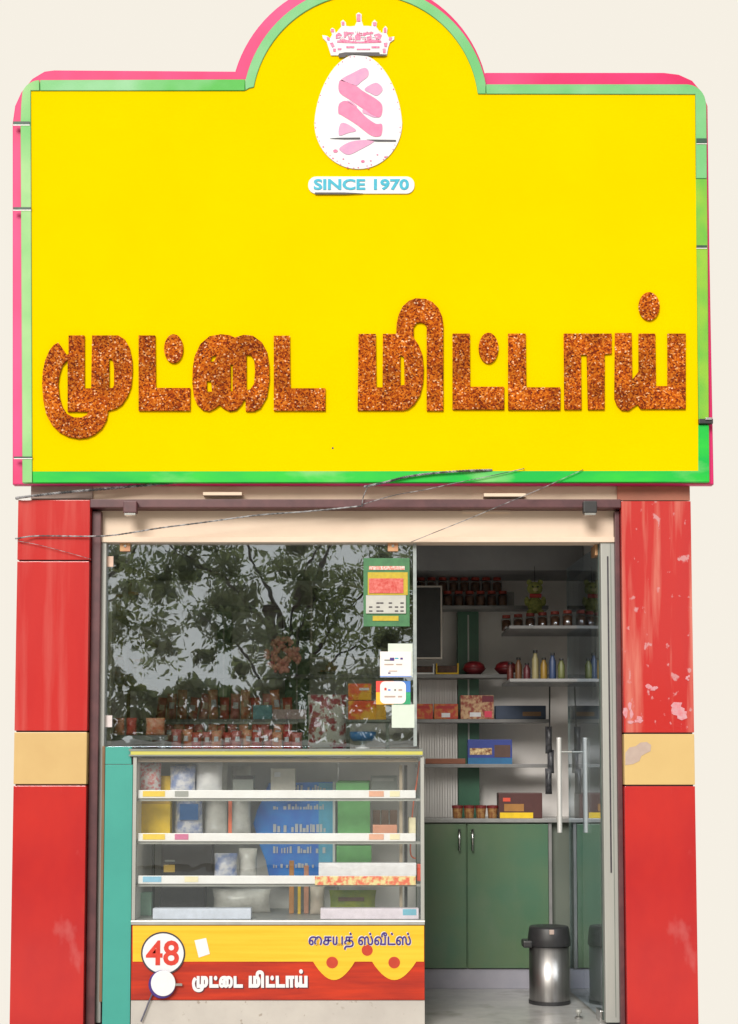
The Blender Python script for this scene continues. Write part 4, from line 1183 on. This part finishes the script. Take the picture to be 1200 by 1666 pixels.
carton('flat_box', 'long dark blue flat box at the right end of the middle shelf', 'box', 806, 1148, 888, 1170, YSH + 0.02, 0.08, flat('slate_blue', (54, 68, 92)), z2s, marks=((850, 1158, 880, 1165, flat('brown_tape', (130, 96, 60))),))
carton('sweet_carton', 'blue sweet carton with a cream and brown picture on the lowest shelf', 'carton', 761, 1203, 833, 1243, YSH + 0.006, 0.08, flat('carton_blue', (52, 70, 150)), z3s, marks=((764, 1217, 800, 1228, mat('cream_brown', lin((240, 214, 160)), lin((120, 60, 30)), 0.5, scale=60)), (804, 1212, 830, 1232, flat('brown_picture', (92, 66, 58))), (761, 1233, 833, 1243, flat('carton_cyan', (40, 110, 160)))))
carton('wood_strip', 'low brown box lying on the lowest shelf beside the blue carton', 'box', 692, 1234, 757, 1243, YSH + 0.01, 0.06, flat('brown_board', (140, 84, 60)), z3s)
for k in range(4):
    a = 736 + k * 19
    x = W(a + 8, 1325, YU + 0.05).x
    t = thing('sweet_tub', 'small tub of sweets on the worktop, %s from the left' % ORD[k], 'tub', (x, YU + 0.05, ZT), 'tubs on the worktop')
    obj('tub', lathe([(0, 0), (0.022, 0), (0.027, 0.05), (0, 0.05)], (x, YU + 0.05, ZT), 14), [mat('tub_brown', lin((120, 64, 40)), lin((170, 130, 80)), 0.4, scale=50)][0], t)
    obj('lid', lathe([(0, 0.0505), (0.029, 0.0505), (0.029, 0.064), (0, 0.066)], (x, YU + 0.05, ZT), 14), flat('tub_lid', (120, 40, 40)), t)
carton('sweet_box', 'maroon sweet box with a yellow lower edge on the worktop', 'sweet box', 811, 1290, 882, 1336, YU + 0.03, 0.12, flat('box_maroon', (82, 46, 44)), ZT, marks=((813, 1322, 867, 1331, flat('packet_yellow', (0, 0, 0))), (820, 1308, 852, 1320, flat('gold_print', (170, 120, 60))), (818, 1298, 830, 1304, m_red)))

# the plush toy hanging near the back right
PT = W(870, 1002, 0.9)
toy = thing('plush_toy', 'small yellow green plush bear with red bow hanging near the door', 'plush toy', PT)
m_pl = mat('plush_green', lin((176, 176, 100)), lin((120, 132, 70)), 0.9, scale=70, bump=0.6)


def ball(c, r, sx=1, sy=1, sz=1, bm=None):
    prof = [(r * math.sin(math.pi * k / 10), -r * sz * math.cos(math.pi * k / 10)) for k in range(11)]
    prof[0] = (0, -r * sz)
    prof[-1] = (0, r * sz)
    return lathe(prof, c, 16, bm, sx, sy)


bm = ball((PT.x, 0.9, PT.z + 0.055), 0.038, 1, 0.8, 1.15)
ball((PT.x, 0.9, PT.z + 0.138), 0.036, 1.1, 0.85, 0.95, bm)
obj('body', bm, m_pl, toy, smooth=True)
for s in (-1, 1):
    obj('ear', ball((PT.x + s * 0.028, 0.9, PT.z + 0.170), 0.014, 1, 0.7, 1), m_pl, toy, smooth=True)
    obj('arm', ball((PT.x + s * 0.042, 0.885, PT.z + 0.072), 0.016, 0.8, 0.8, 1.5), m_pl, toy, smooth=True)
    obj('foot', ball((PT.x + s * 0.026, 0.878, PT.z + 0.016), 0.018, 1, 1, 0.9), m_pl, toy, smooth=True)
    obj('eye', ball((PT.x + s * 0.013, 0.868, PT.z + 0.144), 0.0045), M_BLK, toy)
obj('bow', box(PT.x - 0.03, PT.x + 0.03, 0.862, 0.874, PT.z + 0.088, PT.z + 0.108, 0.006), flat('bow_red', (180, 44, 36)), toy)
obj('muzzle', ball((PT.x, 0.868, PT.z + 0.13), 0.012, 1.1, 0.7, 0.8), flat('muzzle_cream', (210, 200, 150)), toy, smooth=True)
obj('string', tube([(PT.x, 0.9, PT.z + 0.172), (PT.x, 0.9, W(780, 932, YU).z + 0.02)], 0.0015, 5), M_DRK, toy)

# black bundle hanging by the corner, leaning pole
BX = W(894, 1240, 0.96).x
hb = thing('hanging_bundle', 'long black bundle of bags hanging in the back corner by the door', 'bundle', (BX, 0.955, W(894, 1292, 0.955).z))
for k, (a, c, d, e) in enumerate(((-0.022, 0.012, 1182, 1226), (-0.012, 0.022, 1220, 1258), (-0.024, 0.010, 1250, 1292))):
    obj('bag', pouch(BX + a, BX + c, W(894, e, 0.955).z, W(894, d, 0.955).z, 0.955 + 0.006 * (k % 2), 0.05, seed=12 + k), mat('dark_bag', (0.02, 0.02, 0.024), (0.10, 0.10, 0.11), 0.4, scale=30), hb, smooth=True)
obj('strap', tube([(BX, 0.955, W(894, 1183, 0.955).z), (BX + 0.004, 0.965, W(894, 1113, 0.96).z)], 0.004, 6), M_BLK, hb)

# waste bin
bp_ = W(898, 1632, 0.46)
BN = thing('pedal_bin', 'brushed steel waste bin with black lid standing inside the open door', 'waste bin', (bp_.x, 0.46 + 0.1, 0.001))
cbin = (bp_.x, 0.56, 0.001)
zl = W(896, 1540, 0.46).z
zt_ = W(896, 1510, 0.46).z
obj('body', lathe([(0, 0), (0.093, 0), (0.095, 0.004), (0.095, zl), (0.09, zl)], cbin, 40), M_BIN, BN, smooth=True)
obj('base_ring', lathe([(0.0955, 0.0), (0.098, 0.0), (0.098, 0.016), (0.0955, 0.016)], cbin, 40), M_BLK, BN)
obj('lid', lathe([(0.100, zl - 0.006), (0.102, zl - 0.002), (0.100, zl + 0.03), (0.094, zt_ - 0.012), (0.09, zt_ - 0.002), (0.06, zt_ - 0.002), (0.0, zt_ - 0.006)], cbin, 40), M_BLK, BN, smooth=True)
obj('lid_flap', box(bp_.x - 0.128, bp_.x - 0.085, 0.50, 0.60, zl - 0.012, zl + 0.022, 0.008), M_BLK, BN)
obj('badge', box(bp_.x - 0.010, bp_.x + 0.012, 0.458, 0.474, zt_ - 0.030, zt_ - 0.008, 0.003), M_PEEL, BN)

# ------------------------------------------------------------------ seen through the pane
lr = thing('corner_rack', 'small wooden corner rack of four boards behind the left of the pane', 'rack', (XL + 0.1, 0.5, 1.2))
RKZ = []
for py in (925, 1002, 1038, 1112):
    zz = W(200, py, 0.42).z
    RKZ.append(zz)
    obj('board', box(XL + 0.003, W(238, py, 0.42).x, 0.42, 0.80, zz - 0.014, zz, 0.002), mat('yellowish_wood', (0.34, 0.31, 0.15), (0.28, 0.24, 0.11), 0.5, scale=14, stretch=(0.5, 6, 6)), lr)
obj('side_board', box(XL + 0.003, XL + 0.017, 0.805, 0.82, RKZ[-1] - 0.2, RKZ[0] + 0.06), M_WOOD, lr)
m_snk = mat('snack_mix', lin((150, 100, 50)), lin((190, 180, 170)), 0.5, scale=50)
for k, (px, py, rr, hh, zz, nm) in enumerate(((190, 1000, 0.03, 0.11, RKZ[1], 'upper'), (216, 1000, 0.03, 0.12, RKZ[1], 'upper'), (190, 1110, 0.035, 0.13, RKZ[3], 'lower'), (222, 1110, 0.035, 0.12, RKZ[3], 'lower'))):
    x = W(px, py, 0.5).x
    t = thing('snack_jar', 'clear jar of snack mix on the %s board of the corner rack, %s one' % (nm, 'left' if k % 2 == 0 else 'right'), 'jar', (x, 0.5, zz + 0.001), 'jars on the corner rack')
    obj('contents', lathe([(0, 0.002), (rr * 0.9, 0.002), (rr * 0.92, hh * 0.72), (0, hh * 0.78)], (x, 0.5, zz + 0.001), 14), m_snk, t, smooth=True)
    obj('jar_wall', lathe([(rr, 0), (rr, hh * 0.84), (rr * 0.8, hh * 0.88)], (x, 0.5, zz + 0.001), 14), G_JAR, t, smooth=True)
    obj('lid', lathe([(0, hh * 0.885), (rr * 0.86, hh * 0.885), (rr * 0.86, hh), (0, hh)], (x, 0.5, zz + 0.001), 14), m_lid2, t)
ztop0 = z(1217.5) + 0.001
# rows of red packets: one standing on the middle shelf, one hanging under it
m_rp = [mat('red_packet', lin((216, 76, 70)), lin((170, 50, 54)), 0.35, scale=44), mat('pink_packet', lin((232, 150, 148)), lin((190, 80, 80)), 0.35, scale=40), mat('orange_packet', lin((226, 110, 70)), lin((236, 186, 156)), 0.35, scale=44)]
for row in (0, 1):
    n = 13
    for k in range(n):
        px = 250 + k * 17.5
        x0, x1, _, _ = R(px, 1140, px + 16, 1165, YSH + 0.03)
        Yp = YSH + 0.03 + (0.06 if row == 0 else -0.045)
        zb0 = z2s if row == 0 else z2s - 0.115
        hgt = 0.115 + 0.02 * ((k * 7) % 3) if row == 0 else 0.088
        lab = ('%s packet standing on the middle shelf behind the pane, %s from the left' if row == 0 else '%s packet hung under the middle shelf behind the pane, %s from the left') % (['red', 'pinkish', 'orange'][k % 3], ORD[k])
        t = thing('snack_packet', lab, 'packet', ((x0 + x1) / 2, Yp, zb0), 'packets standing on the middle shelf' if row == 0 else 'packets hung under the middle shelf')
        spin = random.Random(k * 5 + row)
        t.rotation_euler = (0, math.radians(spin.uniform(-9, 9)), math.radians(spin.uniform(-22, 22)))
        obj('pouch', pouch(x0, x1, zb0, zb0 + hgt, Yp, 0.03, nx=4, nz=5, seed=k + row * 40), m_rp[k % 3], t, smooth=True)
        obj('label_patch', box((x0 * 0.75 + x1 * 0.25), (x0 * 0.25 + x1 * 0.75), Yp - 0.0185, Yp - 0.010, zb0 + hgt * 0.42, zb0 + hgt * 0.66), m_wp if k % 2 else flat('label_cream', (226, 200, 170)), t)
for k in range(13):
    px = 278 + k * 16.4
    spin = random.Random(k + 77)
    x0, x1, _, _ = R(px, 1180, px + 17, 1210, 0.26)
    Yp = 0.26 + 0.035 * (k % 2)
    hgt = 0.075 + 0.02 * spin.random()
    t = thing('snack_packet', '%s packet standing on the counter top behind the pane, %s from the left' % (['pinkish', 'red', 'orange'][k % 3], ORD[k]), 'packet', ((x0 + x1) / 2, Yp, ztop0), 'packets standing on the counter top')
    obj('pouch', pouch(x0, x1, ztop0, ztop0 + hgt, Yp, 0.028, nx=4, nz=5, seed=k + 90), m_rp[(k + 1) % 3], t, smooth=True)
    obj('label_patch', box(x0 * 0.7 + x1 * 0.3, x0 * 0.3 + x1 * 0.7, Yp - 0.0175, Yp - 0.009, ztop0 + hgt * 0.42, ztop0 + hgt * 0.68), m_wp, t)
    t.rotation_euler = (0, 0, math.radians(spin.uniform(-20, 20)))
obj('hang_rail', box(W(246, 1175, YSH).x, W(484, 1175, YSH).x, YSH - 0.020, YSH - 0.002, z2s - 0.026, z2s - 0.016), M_ALU, su)
# two orange packets near the rack on the counter top
ztop = z(1217.5) + 0.001
for k, (a, d, lab) in enumerate(((184, 202, 'orange and red packet standing at the left end of the counter top'), (205, 222, 'dark red packet standing second on the counter top behind the pane'), (237, 268, 'wide orange packet standing third on the counter top behind the pane'))):
    packet('snack_packet', lab, 'packet', a, 1168, d, 1196, 0.14, 0.03, [m_rp[2], m_rp[0], m_rp[2]][k], ztop if False else None, seed=50 + k)
for k, zz in enumerate((1198,)):
    obj('packet_rail', box(W(180, 1198, 0.14).x, W(272, 1198, 0.14).x, 0.12, 0.16, W(220, 1200, 0.14).z - 0.012, W(220, 1196.5, 0.14).z), M_SHL, lr)
obj('rail_leg', box(W(262, 1210, 0.14).x, W(268, 1210, 0.14).x, 0.13, 0.15, ztop, W(220, 1200, 0.14).z - 0.0125), M_SHL, lr)
# bunch of pink garlands, heap of sweets, wire rack, printed bag, dish
gx = W(459, 1066, 0.8)
gar = thing('garland_bunch', 'round bunch of pinkish flower garland hanging behind the glass pane', 'garland', gx)
bm = bmesh.new()
rnd = random.Random(5)
for k in range(110):
    a = rnd.uniform(0, 2 * math.pi)
    q = rnd.uniform(0.025, 0.088)
    ball((gx.x + q * math.cos(a), 0.8 + rnd.uniform(-0.02, 0.02), gx.z + q * math.sin(a)), rnd.uniform(0.008, 0.015), bm=bm)
obj('flowers', bm, mat('garland_pink', lin((240, 176, 156)), lin((206, 120, 116)), 0.8, scale=40), gar, smooth=True)
obj('string', tube([(gx.x, 0.8, gx.z + 0.08), (gx.x, 0.8, ZC)], 0.002, 5), M_DRK, gar)
hx_ = W(537, 1097, YSH + 0.06).x
hp = thing('sweet_plate', 'plate heaped with orange brown sweets on the upper shelf behind the pane', 'plate', (hx_, YSH + 0.06, z1s))
obj('plate', lathe([(0, 0), (0.04, 0), (0.068, 0.01), (0.068, 0.013), (0.04, 0.004), (0, 0.004)], (hx_, YSH + 0.06, z1s), 20), M_STL, hp, smooth=True)
bm = bmesh.new()
for k in range(26):
    a, q = rnd.uniform(0, 6.28), rnd.uniform(0, 0.045)
    ball((hx_ + q * math.cos(a), YSH + 0.06 + q * math.sin(a), z1s + 0.014 + (0.045 - q) * rnd.uniform(0.5, 1.1)), 0.012, bm=bm)
obj('sweets', bm, mat('orange_sweets', lin((190, 100, 60)), lin((220, 180, 140)), 0.5, scale=50), hp, smooth=True)
wr = thing('wire_rack', 'pale wire rack of upright bars on the upper shelf, seen under the calendar', 'rack', (W(592, 1100, YSH).x, YSH + 0.03, z1s))
for k, px in enumerate((572, 582, 591, 600, 607, 614)):
    x = W(px, 1070, YSH + 0.03).x
    obj('bar', tube([(x, YSH + 0.03, z1s), (x, YSH + 0.03, W(592, 1036, YSH + 0.03).z)], 0.004, 6), M_SWHT, wr)
obj('top_rail', box(W(568, 1036, YSH).x, W(617, 1036, YSH).x, YSH + 0.024, YSH + 0.036, W(592, 1036, YSH + 0.03).z, W(592, 1033, YSH + 0.03).z), M_SWHT, wr)
m_bag = mat('printed_bag', (0.55, 0.52, 0.46), lin((150, 40, 64)), 0.5, scale=26, lo=0.50, hi=0.56)
packet('carry_bag', 'grey white carry bag with dark red print standing behind the pane on the counter', 'bag', 500, 1130, 564, 1217, 0.22, 0.08, m_bag, ztop, seed=21)
dx_ = W(590, 1195, 0.2)
dsh = thing('sweet_dish', 'blue round dish on a pale stem on the counter behind the pane', 'dish', (dx_.x, 0.2, ztop))
dz0 = ztop
obj('stem', lathe([(0, 0), (0.035, 0), (0.035, 0.006), (0.012, 0.012), (0.010, 0.03), (0.03, 0.036), (0, 0.036)], (dx_.x, 0.2, dz0), 18), M_SWHT, dsh, smooth=True)
obj('dish', lathe([(0, 0.0365), (0.045, 0.0365), (0.058, 0.05), (0.06, 0.078), (0.055, 0.078), (0.05, 0.05), (0, 0.045)], (dx_.x, 0.2, dz0), 22), flat('dish_blue', (40, 120, 190)), dsh, smooth=True)
m_ob = mat('orange_box_print', lin((236, 80, 36)), lin((244, 180, 40)), 0.4, scale=16, lo=0.44, hi=0.56)
carton('snack_box', 'orange red snack box lying on top of another snack box behind the pane', 'snack box', 566, 1112, 604, 1138, 0.5, 0.07, m_ob, W(590, 1139, 0.5).z, marks=((584, 1119, 600, 1123, m_wp),))
carton('snack_box', 'lower orange and yellow snack box beneath another, behind the pane', 'snack box', 566, 1140, 612, 1171, 0.5, 0.07, m_ob, W(590, 1171, 0.5).z)
carton('snack_box', 'yellow snack box half hidden by the colourful card on the pane', 'snack box', 611.5, 1138, 628, 1171, 0.49, 0.07, flat('snack_yellow', (236, 176, 40)), W(590, 1171, 0.5).z)
stn = thing('display_stand', 'low grey display stand carrying the orange snack boxes on the counter', 'stand', (W(600, 1180, 0.5).x, 0.48, ztop))
obj('stand_top', box(W(562, 1172, 0.5).x, W(634, 1172, 0.5).x, 0.46, 0.58, W(590, 1171, 0.5).z - 0.012, W(590, 1171, 0.5).z - 0.0005), M_GREY, stn)
for s in (566, 630):
    x = W(s, 1180, 0.5).x
    obj('leg', box(x - 0.008, x + 0.008, 0.47, 0.57, 0.9, W(590, 1171, 0.5).z - 0.0125), M_GREY, stn)
obj('stand_foot', box(W(562, 1172, 0.5).x, W(634, 1172, 0.5).x, 0.46, 0.58, 0.001, 0.8995), M_GREY, stn)
carton('teal_packet', 'flat teal packet lying in front of the red packets behind the pane', 'packet', 411, 1147, 442, 1167, YSH + 0.002, 0.03, flat('teal_wrap', (110, 170, 180)), z2s)
carton('pale_tray', 'long pale pink tray in front of the red packets right of the teal packet', 'tray', 443, 1154, 498, 1167, YSH + 0.002, 0.03, flat('pale_pink', (206, 176, 176)), z2s)

# ================================================================== CABLES
def cable(label, pts, Y, r=0.0045, twist=0.0, group='overhead cables on the shopfront'):
    r, twist = r * 0.68, twist * 0.68
    pts = [W(p[0], p[1], p[2] if len(p) > 2 else Y) for p in pts]
    sp = spline(pts, 14)
    bm = None
    if twist:
        for ph in (0, math.pi):
            q = [p + Vector((0, math.cos(k * 0.55 + ph), math.sin(k * 0.55 + ph))) * twist for k, p in enumerate(spline(pts, 60))]
            bm = tube(q, r, 6, bm)
    else:
        bm = tube(sp, r, 6)
    return tag(obj('cable', bm, M_CABLE, smooth=True), label, 'cable', group)


cable('thick twisted cable rising across the tan beam at the top of the left pillar', [(29, 811, 0.02), (28, 810, -0.11), (60, 806), (105, 801), (160, 796), (230, 790), (300, 784), (340, 780)], -0.12, 0.0045, 0.005)
cable('black cable running from the left pillar up across the cream band', [(26, 876, 0.05), (28, 876, -0.115), (60, 872), (145, 872.5), (190, 870), (260, 859), (330, 850), (420, 838), (500, 832), (590, 823)], -0.115, 0.0036, 0.0018)
cable('thin faint cable sagging across the upper left pillar', [(28, 880, -0.112), (60, 886), (95, 895), (128, 904), (148, 910)], -0.112, 0.0018)
cable('short black cable dropping from under the sign to the ledge', [(600, 787, -0.10), (597, 794), (591, 808), (588, 824)], -0.12, 0.0035)
cable('black cable climbing from the ledge over the green lower border of the sign', [(588, 821, -0.13), (640, 806, -0.16), (690, 797, YS - 0.028), (740, 786, YS - 0.030), (790, 776, YS - 0.032), (845, 764, YS - 0.031), (852, 762, YS - 0.018)], -0.12, 0.0026)
cable('thick twisted cable along the green lower border of the sign', [(592, 792, YS - 0.015), (625, 785, YS - 0.032), (660, 776, YS - 0.034), (705, 770, YS - 0.034), (760, 766, YS - 0.034), (800, 765, YS - 0.022)], YS - 0.034, 0.0042, 0.0045)
cable('thin dotted cable rising from the pane top to the right end of the sign border', [(668, 882, -0.045), (700, 869, -0.08), (760, 845, -0.125), (820, 820, -0.165), (880, 795, YS - 0.028), (915, 779, YS - 0.031), (944, 766, YS - 0.031), (948, 764, YS - 0.018)], -0.2, 0.0024)

# ================================================================== ACROSS THE ROAD (seen in the glass)
rnd = random.Random(11)
wl = thing('boundary_wall', 'long pale boundary wall across the road mirrored in the counter glass', 'wall', (0, -13, -0.15))
obj('wall', box(-20, 20, -13.1, -12.9, -0.16, 1.4), M_OPP, wl)
obj('coping', box(-20.05, 20.05, -13.15, -12.85, 1.402, 1.46, 0.01), M_PAV, wl)


def tree(label, x, y, h, r, n, seed):
    rnd = random.Random(seed)
    t = thing('street_tree', label, 'tree', (x, y, -0.16), 'trees across the road')
    top = Vector((x + rnd.uniform(-0.3, 0.3), y, h * 0.55))
    bm = tube(spline([(x, y, -0.16), (x + 0.08, y, h * 0.2), (x - 0.1, y + 0.05, h * 0.38), top], 5), 0.075, 9, radii=None)
    obj('trunk', bm, M_BARK, t, smooth=True)
    bm = bmesh.new()
    ends = []
    for k in range(9):
        a = k * 0.7 + rnd.random()
        e = Vector((x + r * 0.75 * math.cos(a), y + r * 0.6 * math.sin(a), h * (0.45 + 0.5 * rnd.random())))
        s = Vector((x, y, h * rnd.uniform(0.28, 0.52)))
        mid = (s + e) / 2 + Vector((0, 0, 0.25))
        sp = spline([s, mid, e], 5)
        tube(sp, 0.05, 6, bm, [0.032 - 0.024 * i / (len(sp) - 1) for i in range(len(sp))])
        ends += [e, mid, (mid + e) / 2]
    obj('limbs', bm, M_BARK, t, smooth=True)
    vs, fs = [], []
    clumps = [(e + Vector((rnd.gauss(0, 0.4), rnd.gauss(0, 0.4), rnd.gauss(0, 0.4))), rnd.uniform(0.14, 0.40)) for e in ends for _ in range(3)]
    for k in range(n):
        c, cr = rnd.choice(clumps)
        p = c + Vector((rnd.gauss(0, cr * 0.55), rnd.gauss(0, cr * 0.5), rnd.gauss(0, cr * 0.42)))
        u = Vector((rnd.gauss(0, 1), rnd.gauss(0, 1), rnd.gauss(0, 0.6))).normalized()
        v = u.orthogonal().normalized()
        v = (Matrix.Rotation(rnd.uniform(0, 6.28), 3, u) @ v)
        L, Wd = rnd.uniform(0.028, 0.062), rnd.uniform(0.016, 0.03)
        i = len(vs)
        wv = u.cross(v)
        off = Vector((x, y, -0.16))
        vs += [p - off - v * L, p - off + wv * Wd, p - off + v * L, p - off - wv * Wd]
        fs.append((i, i + 1, i + 2, i + 3))
    me = bpy.data.meshes.new('crown')
    me.from_pydata([tuple(q) for q in vs], [], fs)
    o = bpy.data.objects.new('crown', me)
    COL.objects.link(o)
    o.parent = t
    me.materials.append(M_LEAF)


tree('broad leafy tree straight across the road, mirrored in the middle of the pane', -1.2, -14.2, 6.2, 2.3, 15500, 1)
tree('leafy tree left of the middle across the road, mirrored in the pane', -4.6, -15.0, 6.6, 2.4, 15500, 2)
tree('slender tree at the right across the road, mirrored near the calendar', 2.0, -15.2, 5.6, 2.0, 15750, 3)
tree('tall tree farthest to the left across the road', -8.6, -14.6, 7.2, 2.6, 12000, 4)


def hedge(label, x0, x1, y, z0, z1, n, seed):
    rnd = random.Random(seed)
    vs, fs = [], []
    for k in range(n):
        x = rnd.uniform(x0, x1)
        top = z1 + 0.22 * math.sin(x * 1.9 + seed) + 0.14 * math.sin(x * 4.7)
        p = Vector((x, y + rnd.gauss(0, 0.22), z0 + (top - z0) * rnd.random() ** 0.8))
        u = Vector((rnd.gauss(0, 1), rnd.gauss(0, 1), rnd.gauss(0, 0.6))).normalized()
        v = Matrix.Rotation(rnd.uniform(0, 6.28), 3, u) @ u.orthogonal().normalized()
        L, Wd = rnd.uniform(0.05, 0.10), rnd.uniform(0.03, 0.05)
        i = len(vs)
        wv = u.cross(v)
        off = Vector(((x0 + x1) / 2, y, z0))
        vs += [p - off - v * L, p - off + wv * Wd, p - off + v * L, p - off - wv * Wd]
        fs.append((i, i + 1, i + 2, i + 3))
    me = bpy.data.meshes.new('hedge')
    me.from_pydata([tuple(q) for q in vs], [], fs)
    o = bpy.data.objects.new('hedge', me)
    COL.objects.link(o)
    o.location = ((x0 + x1) / 2, y, z0)
    me.materials.append(M_LEAF)
    tag(o, label, 'hedge')


hedge('uneven green hedge growing above the boundary wall across the road', -8.0, 4.5, -13.7, 0.9, 2.4, 13000, 3)
